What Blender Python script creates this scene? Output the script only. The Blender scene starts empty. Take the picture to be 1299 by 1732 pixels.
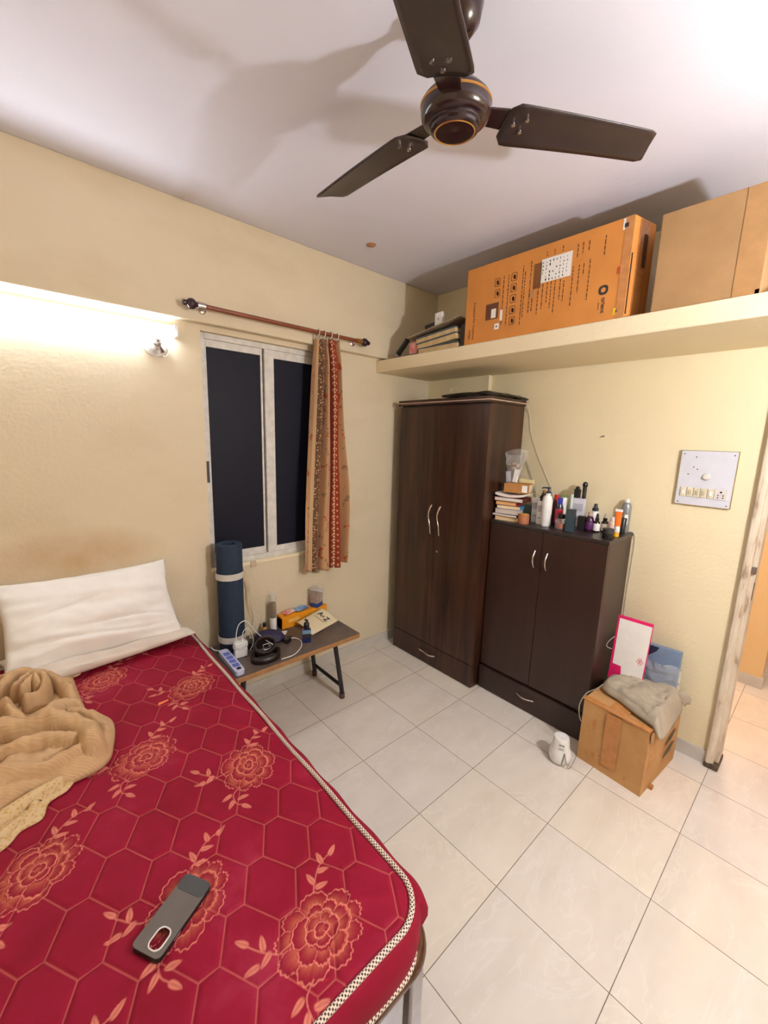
import bpy, math, random
import numpy as np
from mathutils import Matrix, Vector, noise
random.seed(7)
S = bpy.context.scene
COL = S.collection
PI = math.pi

# ------------------------------------------------------------------ camera
CAM = (-2.58454, -2.33347, 1.65790)
YAW, PITCH, ROLL = math.radians(47.9406), math.radians(-10.2858), math.radians(1.6733)
cd = bpy.data.cameras.new('camera'); cam = bpy.data.objects.new('camera', cd); COL.objects.link(cam)
cd.sensor_fit = 'HORIZONTAL'; cd.sensor_width = 36.0; cd.lens = 694.984 / 1299 * 36.0
cd.clip_start = 0.02; cd.clip_end = 60
cy, sy, cp, sp = math.cos(YAW), math.sin(YAW), math.cos(PITCH), math.sin(PITCH)
F = Vector((cp*cy, cp*sy, sp)); r0 = Vector((sy, -cy, 0)); u0 = r0.cross(F)
c_, s_ = math.cos(ROLL), math.sin(ROLL)
RR = c_*r0 + s_*u0; UU = -s_*r0 + c_*u0
m4 = Matrix(((RR.x, UU.x, -F.x, CAM[0]), (RR.y, UU.y, -F.y, CAM[1]), (RR.z, UU.z, -F.z, CAM[2]), (0, 0, 0, 1)))
cam.matrix_world = m4
S.camera = cam

# ------------------------------------------------------------------ view, world, big lights
S.view_settings.view_transform = 'Standard'
S.view_settings.look = 'None'
S.view_settings.gamma = 1.0
S.view_settings.use_curve_mapping = False
S.view_settings.exposure = 0.10
TUBE_WINDOW = 42.0      # emission of the tube light on the window wall
BULB_BACK = 2150.0      # emission of the small bulb on the wall behind the camera
HALL_W = 40.0           # watts of the hall ceiling bulb
w = bpy.data.worlds.new('night'); S.world = w; w.use_nodes = True
w.node_tree.nodes['Background'].inputs[0].default_value = (0.004, 0.005, 0.009, 1)
w.node_tree.nodes['Background'].inputs[1].default_value = 1.0

def light_point(name, loc, watts, colr, radius):
    ld = bpy.data.lights.new(name, 'POINT'); ld.energy = watts; ld.color = colr; ld.shadow_soft_size = radius
    o = bpy.data.objects.new(name, ld); COL.objects.link(o); o.location = loc
    return o
light_point('hall_bulb_light', (0.80, -1.985, 2.30), HALL_W, (1.0, 0.76, 0.56), 0.05)
light_point('far_hall_bulb_light', (2.0, -2.9, 2.3), 20, (1.0, 0.78, 0.58), 0.06)

# ------------------------------------------------------------------ materials
def lin(c):
    if isinstance(c, str):
        c = tuple(int(c[i:i+2], 16) for i in (0, 2, 4))
    o = []
    for v in c:
        v = v/255.0
        o.append(v/12.92 if v <= .04045 else ((v+.055)/1.055)**2.4)
    return (o[0], o[1], o[2], 1.0)

class NT:
    def __init__(s, name):
        s.m = bpy.data.materials.new(name); s.m.use_nodes = True
        s.t = s.m.node_tree; s.n = s.t.nodes; s.b = s.n['Principled BSDF']
    def node(s, typ, **kw):
        n = s.n.new(typ)
        for k, v in kw.items():
            if k[0] == 'i' and k[1:].isdigit(): s.setin(n, int(k[1:]), v)
            elif k.startswith('I_'): s.setin(n, k[2:].replace('_', ' '), v)
            else: setattr(n, k, v)
        return n
    def setin(s, n, key, v):
        if isinstance(v, bpy.types.NodeSocket): s.t.links.new(v, n.inputs[key])
        else: n.inputs[key].default_value = v
    def math(s, op, a, b=0.0, c=None, clamp=False):
        n = s.n.new('ShaderNodeMath'); n.operation = op; n.use_clamp = clamp
        s.setin(n, 0, a); s.setin(n, 1, b)
        if c is not None: s.setin(n, 2, c)
        return n.outputs[0]
    def mix(s, f, a, b, blend='MIX'):
        n = s.n.new('ShaderNodeMix'); n.data_type = 'RGBA'; n.blend_type = blend
        s.setin(n, 0, f); s.setin(n, 6, a); s.setin(n, 7, b)
        return n.outputs[2]
    def coord(s, kind='Object'): return s.n.new('ShaderNodeTexCoord').outputs[kind]
    def mapping(s, v, scale=(1, 1, 1), loc=(0, 0, 0)):
        return s.node('ShaderNodeMapping', I_Vector=v, I_Scale=scale, I_Location=loc).outputs[0]
    def noise(s, v, scale, detail=3, rough=.55):
        return s.node('ShaderNodeTexNoise', I_Vector=v, I_Scale=scale, I_Detail=detail, I_Roughness=rough).outputs[0]
    def ramp(s, f, stops, interp='LINEAR'):
        n = s.n.new('ShaderNodeValToRGB'); s.t.links.new(f, n.inputs[0]); cr = n.color_ramp; cr.interpolation = interp
        while len(cr.elements) < len(stops): cr.elements.new(.5)
        for e, (p, c) in zip(cr.elements, stops): e.position = p; e.color = c
        return n.outputs[0]
    def base(s, v): s.setin(s.b, 'Base Color', v)
    def bump(s, h, strength=.3, dist=.01):
        n = s.node('ShaderNodeBump', I_Height=h, I_Strength=strength, I_Distance=dist)
        s.t.links.new(n.outputs[0], s.b.inputs['Normal'])
    def set(s, **kw):
        for k, v in kw.items(): s.setin(s.b, k.replace('_', ' '), v)

def M(name, col, rough=.5, metal=0.0, var=.06, vscale=20, bump=0.0, bscale=80, alpha=1.0, spec=.5, trans=0.0, coat=0.0, stretch=(1, 1, 1), col2=None, emit=0.0):
    t = NT(name); co = t.mapping(t.coord(), stretch)
    c = lin(col)
    n = t.noise(co, vscale)
    c2 = lin(col2) if col2 else tuple(max(0, v*(1-var*2)) for v in c[:3]) + (1,)
    c1 = c if col2 else tuple(min(1, v*(1+var)) for v in c[:3]) + (1,)
    t.base(t.ramp(n, [(.3, c1), (.7, c2)]))
    t.set(Roughness=rough, Metallic=metal, Alpha=alpha, Coat_Weight=coat, Transmission_Weight=trans)
    t.setin(t.b, 'Specular IOR Level', spec)
    if bump: t.bump(t.noise(co, bscale, 4), bump, .004)
    if emit:
        t.setin(t.b, 'Emission Color', c); t.setin(t.b, 'Emission Strength', emit)
    return t.m

def emis(name, col, strength):
    t = NT(name); t.base(lin((230, 230, 230))); t.setin(t.b, 'Emission Color', col); t.setin(t.b, 'Emission Strength', strength)
    return t.m

def clear(name, tint=(235, 240, 240), opacity=.3, rough=.12):
    t = NT(name)
    tr = t.node('ShaderNodeBsdfTransparent'); tr.inputs[0].default_value = (.97, .98, .98, 1)
    t.base(lin(tint)); t.set(Roughness=rough)
    t.setin(t.b, 'Specular IOR Level', .8)
    mx = t.node('ShaderNodeMixShader')
    fr = t.node('ShaderNodeLayerWeight'); fr.inputs[0].default_value = .35
    f = t.math('ADD', t.math('MULTIPLY', fr.outputs['Facing'], .5), opacity, clamp=True)
    t.t.links.new(f, mx.inputs[0]); t.t.links.new(tr.outputs[0], mx.inputs[1]); t.t.links.new(t.b.outputs[0], mx.inputs[2])
    out = [n for n in t.n if n.type == 'OUTPUT_MATERIAL'][0]
    t.t.links.new(mx.outputs[0], out.inputs[0])
    return t.m

def wall_mat(name, col, stain=False):
    t = NT(name); co = t.coord()
    n1 = t.noise(co, 1.6, 5); n2 = t.noise(co, 7, 4)
    c = lin(col)
    a = t.ramp(n1, [(.3, c), (.7, tuple(v*.94 for v in c[:3])+(1,))])
    a = t.mix(t.math('MULTIPLY', n2, .12), a, lin((224, 202, 160)))
    if stain:   # brown patch where heads have rubbed the wall above the bed, and grey grime
        sx = t.node('ShaderNodeSeparateXYZ', i0=co)
        dx = t.math('MULTIPLY', t.math('ADD', sx.outputs[0], 2.40), 2.6)
        dz = t.math('MULTIPLY', t.math('SUBTRACT', sx.outputs[2], 1.06), 6.5)
        d = t.math('ADD', t.math('MULTIPLY', dx, dx), t.math('MULTIPLY', dz, dz))
        f = t.math('MULTIPLY', t.math('SUBTRACT', 1.0, d, clamp=True), t.math('MULTIPLY', t.noise(co, 6, 4), .9), clamp=True)
        a = t.mix(f, a, lin((176, 132, 76)))
        a = t.mix(t.math('MULTIPLY', t.math('SUBTRACT', t.noise(t.mapping(co, (1, 1, 2.2)), 1.7, 5), .52, clamp=True), 1.5, clamp=True), a, lin((196, 174, 140)))
    t.base(a); t.set(Roughness=.62); t.setin(t.b, 'Specular IOR Level', .3)
    t.bump(t.math('ADD', t.noise(co, 55, 5), t.math('MULTIPLY', t.noise(co, 6, 3), 1.5)), .35, .006)
    return t.m
m_wall = wall_mat('cream_wall_paint', (238, 223, 186))
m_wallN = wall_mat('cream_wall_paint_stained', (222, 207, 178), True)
m_slab = wall_mat('cream_slab_paint', (240, 224, 188))
m_hall = wall_mat('ochre_hall_paint', (232, 196, 142))
m_ceil = M('white_ceiling_paint', (224, 221, 230), .85, var=.02, vscale=1.5, bump=.15, bscale=60, spec=.2)

def floor_mat():
    t = NT('glossy_marble_floor_tiles'); co = t.coord()
    sx = t.node('ShaderNodeSeparateXYZ', i0=co)
    ux = t.math('DIVIDE', t.math('ADD', sx.outputs[0], 1.382+40), .4)
    uy = t.math('DIVIDE', t.math('ADD', sx.outputs[1], .0968+40), .4)
    def line(u):
        f = t.math('FRACT', u); e = t.math('MINIMUM', f, t.math('SUBTRACT', 1.0, f))
        return t.math('LESS_THAN', e, .0034)
    ln = t.math('MAXIMUM', line(ux), line(uy))
    cell = t.node('ShaderNodeCombineXYZ', i0=t.math('FLOOR', ux), i1=t.math('FLOOR', uy))
    wn = t.node('ShaderNodeTexWhiteNoise', i0=cell.outputs[0])
    off = t.node('ShaderNodeVectorMath', operation='MULTIPLY_ADD', i0=wn.outputs['Color'], i1=(9, 9, 9), i2=co)
    n = t.noise(t.mapping(off.outputs[0], (1, 2.2, 1)), 3.5, 6, .6)
    base = t.ramp(n, [(.25, lin((222, 215, 205))), (.5, lin((229, 223, 214))), (.75, lin((235, 230, 222)))])
    vein = t.node('ShaderNodeTexNoise', I_Vector=t.mapping(off.outputs[0], (1.0, 1.9, 1)), I_Scale=2.6, I_Detail=7, I_Roughness=.6, I_Distortion=.8).outputs[0]
    v = t.math('SUBTRACT', 1.0, t.math('MULTIPLY', t.math('ABSOLUTE', t.math('SUBTRACT', vein, .5)), 55), clamp=True)
    base = t.mix(t.math('MULTIPLY', v, .35), base, lin((244, 240, 236)))
    tint = t.ramp(wn.outputs['Value'], [(0, lin((255, 250, 242))), (1, lin((247, 245, 246)))])
    base = t.mix(1.0, base, tint, 'MULTIPLY')
    dirt = t.noise(co, 14, 4)
    lc = t.mix(dirt, lin((150, 138, 122)), lin((70, 58, 48)))
    t.base(t.mix(ln, base, lc))
    t.set(Roughness=t.math('ADD', t.math('MULTIPLY', ln, .4), .16))
    t.setin(t.b, 'Specular IOR Level', .45)
    t.bump(t.math('SUBTRACT', 1.0, ln), .3, .001)
    return t.m
m_floor = floor_mat()
m_skirt = M('grey_marble_skirting', (205, 198, 188), .25, var=.05, vscale=9)

def wood_mat(name, c1, c2, rough, sc=(9, 9, .7), spec=.5):
    t = NT(name); co = t.mapping(t.coord(), sc)
    n = t.node('ShaderNodeTexNoise', I_Vector=co, I_Scale=1.6, I_Detail=8, I_Roughness=.62, I_Distortion=.6).outputs[0]
    t.base(t.ramp(n, [(.33, lin(c1)), (.7, lin(c2))]))
    t.set(Roughness=rough); t.setin(t.b, 'Specular IOR Level', spec)
    t.bump(n, .06, .002)
    return t.m
m_ward = wood_mat('dark_walnut_laminate', (30, 14, 9), (74, 44, 30), .30)
m_cab = wood_mat('plain_espresso_laminate', (44, 26, 20), (54, 33, 26), .36)
m_cabtop = M('espresso_top', (42, 34, 33), .32, var=.05)
m_chrome = M('brushed_steel', (205, 195, 190), .22, metal=1.0, var=.02)
m_steel = M('grey_stainless_steel', (170, 165, 165), .32, metal=1.0, var=.08)
m_fan = M('dark_brown_enamel', (42, 22, 24), .22, var=.05, coat=.3)
m_blade = M('dusty_brown_blade', (50, 37, 36), .36, var=.12, vscale=12, coat=.1)
m_gold = M('gold_trim', (190, 140, 70), .3, metal=.8)
m_white = M('white_plastic', (236, 234, 230), .35, var=.02)
m_offw = M('aged_white_paint', (216, 212, 204), .5, var=.08, vscale=25)
m_black = M('black_plastic', (18, 17, 19), .4, var=.1)
m_blackgloss = M('glossy_black_film', (14, 13, 15), .12, var=.1)
m_kraft = M('kraft_cardboard', (182, 128, 74), .8, var=.05, vscale=30, bump=.1, bscale=150, spec=.2)
m_kraft2 = M('pale_cardboard', (164, 128, 88), .85, var=.06, vscale=7, bump=.08, bscale=120, spec=.2)
m_kraftO = M('orange_brown_cardboard', (210, 138, 68), .7, var=.05, vscale=6, bump=.06, bscale=120, spec=.25)
m_tape = M('brown_packing_tape', (192, 130, 74), .22, var=.08, vscale=30, bump=.3, bscale=60)
m_ink = M('dark_print', (88, 52, 26), .7, var=.02)
m_inkd = M('black_print', (40, 34, 34), .6, var=.02)
m_paper = M('white_paper', (238, 234, 228), .7, var=.02)

# ------------------------------------------------------------------ mesh helpers
class MB:
    def __init__(s): s.v = []; s.f = []; s.mi = []; s.uv = {}
    def add(s, vs, fs, mi=0, uvs=None):
        b = len(s.v); s.v += [tuple(p) for p in vs]
        for k, f in enumerate(fs):
            s.f.append(tuple(b+i for i in f)); s.mi.append(mi)
            if uvs: s.uv[len(s.f)-1] = uvs[k]
        return s
    def box(s, x0, x1, y0, y1, z0, z1, mi=0, mat=None):
        vs = [(x, y, z) for z in (z0, z1) for y in (y0, y1) for x in (x0, x1)]
        if mat: vs = [mat @ Vector(v) for v in vs]
        return s.add(vs, [(0, 2, 3, 1), (4, 5, 7, 6), (0, 1, 5, 4), (2, 6, 7, 3), (0, 4, 6, 2), (1, 3, 7, 5)], mi)
    def tube(s, pts, r, n=10, closed=False, mi=0, cap=True):
        pts = [Vector(p) for p in pts]; N = len(pts); rs = r if isinstance(r, (list, tuple)) else [r]*N
        vs = []; prev = None; L = [0]
        for i in range(N): L.append(L[-1] + (pts[(i+1) % N]-pts[i]).length)
        for i in range(N):
            if closed: d = pts[(i+1) % N]-pts[i-1]
            else: d = pts[min(i+1, N-1)]-pts[max(i-1, 0)]
            d = d.normalized() if d.length > 1e-9 else Vector((0, 0, 1))
            if prev is None:
                a = Vector((0, 0, 1)) if abs(d.z) < .9 else Vector((1, 0, 0)); u = d.cross(a).normalized()
            else:
                u = prev - d*prev.dot(d); u = u.normalized() if u.length > 1e-6 else d.orthogonal().normalized()
            prev = u; v2 = d.cross(u)
            for k in range(n):
                a = 2*PI*k/n; vs.append(pts[i] + (u*math.cos(a)+v2*math.sin(a))*rs[i])
        fs = []; uvs = []
        for i in range(N if closed else N-1):
            j = (i+1) % N
            for k in range(n):
                k2 = (k+1) % n; fs.append((i*n+k, i*n+k2, j*n+k2, j*n+k))
                uvs.append([(L[i], k/n), (L[i], (k+1)/n), (L[i+1], (k+1)/n), (L[i+1], k/n)])
        if cap and not closed:
            fs.append(tuple(range(n-1, -1, -1))); fs.append(tuple((N-1)*n+k for k in range(n)))
            uvs += [[(0, 0)]*n, [(0, 0)]*n]
        return s.add(vs, fs, mi, uvs)
    def lathe(s, prof, n=28, c=(0, 0, 0), mi=0, mat=None, sx=1.0, sy=1.0):
        vs = []
        for r, z in prof:
            for k in range(n):
                a = 2*PI*k/n; vs.append(Vector((c[0]+r*sx*math.cos(a), c[1]+r*sy*math.sin(a), c[2]+z)))
        if mat: vs = [mat @ v for v in vs]
        fs = []
        for i in range(len(prof)-1):
            for k in range(n):
                k2 = (k+1) % n; fs.append((i*n+k, i*n+k2, (i+1)*n+k2, (i+1)*n+k))
        ring = prof[0][0] > 1e-5 and abs(prof[0][0]-prof[-1][0]) < .0012 and min(p[0] for p in prof) > .6*max(p[0] for p in prof) and len(prof) >= 4 and max(p[1] for p in prof)-min(p[1] for p in prof) < .04
        if prof[0][0] > 1e-5 and not ring: fs.append(tuple(range(n-1, -1, -1)))
        if prof[-1][0] > 1e-5 and not ring: fs.append(tuple((len(prof)-1)*n+k for k in range(n)))
        return s.add(vs, fs, mi)
    def prism(s, poly, z0, z1, mi=0, mat=None):
        n = len(poly); vs = [Vector((x, y, z)) for z in (z0, z1) for x, y in poly]
        if mat: vs = [mat @ v for v in vs]
        fs = [tuple(range(n-1, -1, -1)), tuple(range(n, 2*n))] + [(i, (i+1) % n, n+(i+1) % n, n+i) for i in range(n)]
        return s.add(vs, fs, mi)
    def build(s, name, mats, parent=None, loc=None, rot=None, smooth=False, bevel=0.0, solid=0.0, sub=0, seg=2):
        me = bpy.data.meshes.new(name); me.from_pydata([tuple(v) for v in s.v], [], s.f)
        if not isinstance(mats, (list, tuple)): mats = [mats]
        for m in mats: me.materials.append(m)
        me.polygons.foreach_set('material_index', s.mi)
        if s.uv:
            ul = me.uv_layers.new(name='UVMap')
            for p in me.polygons:
                u = s.uv.get(p.index)
                if u:
                    for li, q in zip(p.loop_indices, u): ul.data[li].uv = q
        if smooth:
            me.polygons.foreach_set('use_smooth', [True]*len(me.polygons))
        me.update()
        o = bpy.data.objects.new(name, me); COL.objects.link(o)
        if smooth and not sub:
            try: me.set_sharp_from_angle(angle=math.radians(42))
            except Exception: pass
        if parent: o.parent = parent
        if loc: o.location = loc
        if rot: o.rotation_euler = rot
        if bevel:
            b = o.modifiers.new('bevel', 'BEVEL'); b.width = bevel; b.segments = seg; b.limit_method = 'ANGLE'; b.angle_limit = math.radians(40)
        if solid:
            b = o.modifiers.new('solid', 'SOLIDIFY'); b.thickness = solid; b.offset = 0
        if sub:
            b = o.modifiers.new('sub', 'SUBSURF'); b.levels = sub; b.render_levels = sub
        return o

def tag(o, label=None, cat=None, group=None, kind=None):
    if label: o['label'] = label
    if cat: o['category'] = cat
    if group: o['group'] = group
    if kind: o['kind'] = kind
    return o
def thing(name, label, cat, loc=(0, 0, 0), rz=0.0, group=None, kind=None):
    o = bpy.data.objects.new(name, None); COL.objects.link(o); o.empty_display_size = .05
    o.location = loc; o.rotation_euler = (0, 0, rz)
    return tag(o, label, cat, group, kind)
def struct(name, mb, m, label=None, **kw):
    o = mb.build(name, m, **kw); o['kind'] = 'structure'
    tag(o, label, 'room'); return o
def bx(x0, x1, y0, y1, z0, z1): return MB().box(x0, x1, y0, y1, z0, z1)
def catmull(pts, n=8, closed=False):
    P = [Vector(p) for p in pts]; N = len(P); out = []
    for i in range(N if closed else N-1):
        if closed: a, b, c, d = P[i-1], P[i], P[(i+1) % N], P[(i+2) % N]
        else: a, b, c, d = P[max(i-1, 0)], P[i], P[i+1], P[min(i+2, N-1)]
        for k in range(n):
            t = k/n; out.append(.5*((2*b)+(c-a)*t+(2*a-5*b+4*c-d)*t*t+(3*b-a-3*c+d)*t**3))
    if not closed: out.append(P[-1])
    return out
def frame(right, up, origin):
    r = Vector(right).normalized(); u = Vector(up); u = (u - r*u.dot(r)).normalized(); n = r.cross(u)
    return Matrix(((r.x, u.x, n.x, origin[0]), (r.y, u.y, n.y, origin[1]), (r.z, u.z, n.z, origin[2]), (0, 0, 0, 1)))
def text(body, size, m, parent, mat4, name='printed_text', align='CENTER', ext=.0003, bold=0.0, sx=1.0):
    cu = bpy.data.curves.new(name, 'FONT'); cu.body = body; cu.size = size; cu.align_x = align; cu.align_y = 'CENTER'
    cu.extrude = ext; cu.offset = bold
    tmp = bpy.data.objects.new('tmp', cu); COL.objects.link(tmp)
    bpy.context.view_layer.update()
    me = bpy.data.meshes.new_from_object(tmp.evaluated_get(bpy.context.evaluated_depsgraph_get()))
    bpy.data.objects.remove(tmp)
    if sx != 1.0: me.transform(Matrix.Scale(sx, 4, (1, 0, 0)))
    me.materials.clear(); me.materials.append(m); me.name = name
    o = bpy.data.objects.new(name, me); COL.objects.link(o); o.parent = parent
    o.matrix_local = mat4
    return o
def rrect(w, h, r, n=6):
    out = []
    for cx, cy, a0 in ((w/2-r, h/2-r, 0), (-w/2+r, h/2-r, 90), (-w/2+r, -h/2+r, 180), (w/2-r, -h/2+r, 270)):
        for k in range(n+1):
            a = math.radians(a0+90*k/n); out.append((cx+r*math.cos(a), cy+r*math.sin(a)))
    return out

# ------------------------------------------------------------------ room shell
XW, YS, H = -3.42, -3.05, 2.739
WX0, WX1, WZ0, WZ1 = -1.80, -1.03, .885, 2.177
struct('floor', bx(XW-.15, 4.2, YS-1.2, .2, -.1, 0), m_floor, 'glossy cream marble floor tiles with thin dark joints')
struct('ceiling', bx(XW-.15, 4.2, YS-1.2, .2, H, H+.1), m_ceil, 'white painted ceiling with a grey cast')
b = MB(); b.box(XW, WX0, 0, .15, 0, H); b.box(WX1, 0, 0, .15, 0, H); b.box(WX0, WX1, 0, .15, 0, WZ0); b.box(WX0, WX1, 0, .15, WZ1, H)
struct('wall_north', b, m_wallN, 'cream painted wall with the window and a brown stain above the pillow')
DY0, DY1 = -2.075, -2.98
b = MB(); b.box(0, .12, DY0, .15, 0, H); b.box(0, .12, DY1, DY0, 2.08, H); b.box(0, .12, YS, DY1, 0, H)
struct('wall_east', b, m_wall, 'cream painted wall behind the wardrobe and cabinet')
struct('wall_west', bx(XW-.12, XW, YS, .15, 0, H), m_wall, 'cream painted wall left of the bed')
struct('wall_south', bx(XW-.12, .12, YS-.12, YS, 0, H), m_wall, 'cream painted wall behind the camera')
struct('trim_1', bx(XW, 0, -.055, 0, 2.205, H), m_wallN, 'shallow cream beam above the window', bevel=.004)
b = bx(-.595, 0, YS, -.0, 2.11, 2.191); struct('trim_2', b, m_slab, 'cream concrete loft slab carrying the boxes', bevel=.006)
struct('trim_3', bx(-.035, 0, -.57, 0, 0, 2.11), m_wall, 'shallow cream column in the corner behind the wardrobe')
b = bx(-.035, 0, -.57, -.055, 2.191, H); struct('trim_4', b, m_wall, 'upper part of the cream corner column above the loft slab')
struct('baseboard_north', bx(XW, 0, -.009, 0, 0, .078), m_skirt, 'pale marble skirting under the window wall')
struct('baseboard_east', bx(-.009, 0, DY0, -1.6, 0, .078), m_skirt, 'pale marble skirting beside the door frame')
# hall beyond the door
b = MB(); b.box(1.16, 1.30, -2.171, 0.15, 0, H)
struct('wall_hall_end', b, m_hall, 'orange lit ochre wall seen through the doorway')
struct('wall_hall_far', bx(3.9, 4.05, YS-1.1, .15, 0, H), m_hall, 'ochre wall at the far side of the hall')
struct('wall_hall_side', bx(.12, 4.05, YS-1.2, YS-1.08, 0, H), m_hall, 'ochre wall closing the hall side')
struct('wall_hall_north', bx(.12, 4.05, .0, .15, 0, H), m_hall, 'ochre wall closing the hall passage')
b = MB(); b.box(1.15, 1.16, -2.171, 0, 0, .08); b.box(1.15, 1.30, -2.181, -2.171, 0, .08)
struct('baseboard_hall', b, m_skirt, 'pale skirting at the foot of the hall wall')

# door frame
m_frame = NT('peeling_cream_door_frame_paint')
co = m_frame.coord(); n = m_frame.noise(m_frame.mapping(co, (1, 1, .25)), 22, 6)
m_frame.base(m_frame.ramp(n, [(.3, lin((222, 210, 190))), (.58, lin((200, 184, 162))), (.68, lin((140, 112, 88)))])); m_frame.set(Roughness=.45); m_frame.bump(n, .3, .002)
m_frame = m_frame.m
d = thing('door_1', 'peeling cream painted wooden door frame at the right edge', 'door', (0, DY0, 0), kind='structure')
def jamb(sgn):
    pr = [(-.022, 0), (-.026, -.006), (-.026, -.020), (-.018, -.026), (-.018, -.034), (.012, -.036), (.012, -.052), (.12, -.052), (.135, -.045), (.135, 0)]
    return [(x, y*sgn) for x, y in pr]
b = MB(); b.prism(jamb(1)[::-1] if False else jamb(1), 0, 2.08)
b.prism([(x, (DY1-DY0)-y) for x, y in jamb(1)][::-1], 0, 2.08)
b.box(-.022, .135, DY1-DY0, 0, 2.03, 2.085)
fr = b.build('door_frame', m_frame, d, bevel=.004, seg=3)
b = MB(); b.box(-.008, .012, -.0535, -.036, 1.065, 1.10); b.build('latch_plate', m_steel, d, bevel=.001)
b = MB(); b.box(.014, .03, -.0535, -.050, .93, 1.02); b.build('latch_hole', M('rusty_hole', (92, 48, 34), .8), d, bevel=.002)
b = MB(); b.box(-.03, .12, -.058, .002, -.0, .028); b.build('frame_foot', M('grimy_frame_foot', (96, 78, 62), .8, var=.3, vscale=60), d, bevel=.006)

# ------------------------------------------------------------------ window
win = thing('window_1', 'aluminium framed sliding window with dark night panes', 'window', (0, 0, 0), kind='structure')
y0 = .028
b = MB()
b.box(WX0, WX0+.026, y0, y0+.09, WZ0, WZ1); b.box(WX1-.026, WX1, y0, y0+.09, WZ0, WZ1)
b.box(WX0+.026, WX1-.026, y0, y0+.09, WZ1-.03, WZ1); b.box(WX0+.026, WX1-.026, y0, y0+.09, WZ0, WZ0+.03)
b.build('window_frame', m_offw, win, bevel=.003)
b = MB()      # left sash
b.box(WX0+.026, WX0+.040, y0+.012, y0+.034, WZ0+.03, WZ1-.03); b.box(-1.452, -1.440, y0+.014, y0+.034, WZ0+.03, WZ1-.03)
b.box(WX0+.04, -1.452, y0+.012, y0+.034, WZ1-.068, WZ1-.03); b.box(WX0+.04, -1.452, y0+.012, y0+.034, WZ0+.03, WZ0+.075)
o = b.build('sash', [m_offw], win, bevel=.002)
m_glass = NT('dark_tinted_pane'); m_glass.base(lin((22, 23, 36))); m_glass.set(Roughness=.5); m_glass.setin(m_glass.b, 'Specular IOR Level', .14); m_glass.bump(m_glass.noise(m_glass.coord(), 3, 2), .05, .01)
m_glass = m_glass.m
bx(WX0+.04, -1.452, y0+.020, y0+.024, WZ0+.075, WZ1-.068).build('pane', m_glass, o)
b = MB()
b.box(-1.432, -1.372, y0+.002, y0+.03, WZ0+.03, WZ1-.03); b.box(WX1-.05, WX1-.026, y0+.008, y0+.03, WZ0+.03, WZ1-.03)
b.box(-1.372, WX1-.05, y0+.008, y0+.03, WZ1-.075, WZ1-.03); b.box(-1.372, WX1-.05, y0+.008, y0+.03, WZ0+.03, WZ0+.068)
o = b.build('sash', [m_offw], win, bevel=.002)
bx(-1.372, WX1-.05, y0+.016, y0+.020, WZ0+.068, WZ1-.075).build('pane', m_glass, o)
b = bx(WX0, WX1, -.006, y0, WZ0-.018, WZ0+.002); b.build('window_sill', m_slab, win, bevel=.003)
b = bx(-1.57, -1.535, -.012, -.004, WZ0-.03, WZ0+.005); b.build('sill_clip', m_chrome, win, bevel=.002)
b = bx(WX0+.004, WX0+.024, y0-.004, y0, 1.38, 1.50); b.build('latch', m_black, win, bevel=.001)

# ------------------------------------------------------------------ tube lights
def tube_light(x0, x1, y, z, wall, label, strength, colr):
    t = thing('tube_light', label, 'light', ((x0+x1)/2, wall, z))
    s = 1 if wall > -1 else -1; L = (x1-x0)/2; yo = y-wall
    a, c = sorted((yo*.45, -s*.001))
    bx(-L, L, a, c, .008, .040).build('batten', m_white, t, bevel=.003)
    for e in (-1, 1):
        a, c = sorted((yo*1.25, -s*.002)); k = sorted((e*(L-.012), e*(L+.006)))
        bx(k[0], k[1], a, c, -.018, .04).build('end_cap', m_white, t, bevel=.003)
    b = MB(); b.tube([(-L+.013, yo, 0), (L-.013, yo, 0)], .0135, 16)
    b.build('tube', emis('tube_glow', colr, strength), t, smooth=True)
    return t
tube_light(-3.13, -1.925, -.036, 2.132, 0, 'long lit white tube light under the beam above the bed', TUBE_WINDOW, (.90, .97, 1.08, 1))
wb = thing('wall_bulb', 'small lit bulb in a white holder on the wall behind the camera', 'light', (-1.15, YS, 1.98))
rb = Matrix.Rotation(-PI/2, 4, 'X')
b = MB(); b.lathe([(.045, 0), (.045, .010), (.020, .018), (.019, .05)], 28, mat=rb); b.build('rose', m_white, wb, smooth=True)
b = MB(); b.lathe([(0, .072), (.014, .075), (.027, .088), (.031, .105), (.027, .122), (.014, .134), (0, .137)], 24, mat=rb); b.build('bulb', emis('bulb_glow', (.94, .975, 1.08, 1), BULB_BACK), wb, smooth=True)
b = MB(); b.lathe([(.012, .05), (.014, .052), (.014, .0735)], 20, mat=rb); b.build('bulb_neck', m_steel, wb, smooth=True)

# round lamp holder with a bulb-less socket
h = thing('lamp_holder', 'round white lamp holder on the wall just below the tube light', 'lamp holder', (-2.02, 0, 2.068))
rx = Matrix.Rotation(PI/2, 4, 'X')
b = MB(); b.lathe([(.052, 0), (.052, .010), (.046, .016), (.022, .022), (.020, .03)], 36, mat=rx); b.build('rose', m_white, h, smooth=True)
b = MB(); rt = Matrix.Translation((0, -.028, -.012)) @ Matrix.Rotation(math.radians(60), 4, 'X')
b.lathe([(.018, -.005), (.018, .03), (.0155, .034), (.0155, .05)], 24, mat=rt); b.build('socket', m_white, h, smooth=True)
b = MB(); b.lathe([(.0185, .028), (.0195, .032), (.0185, .036)], 24, mat=rt); b.build('socket_ring', m_steel, h, smooth=True)
b = MB(); p0 = rt @ Vector((0, 0, .05)); b.tube([p0, p0+Vector((.008, -.004, -.03)), p0+Vector((.018, -.004, -.055))], [.005, .004, .011], 10); b.build('pull_knob', M('brown_knob', (92, 70, 60), .4), h, smooth=True)
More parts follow.
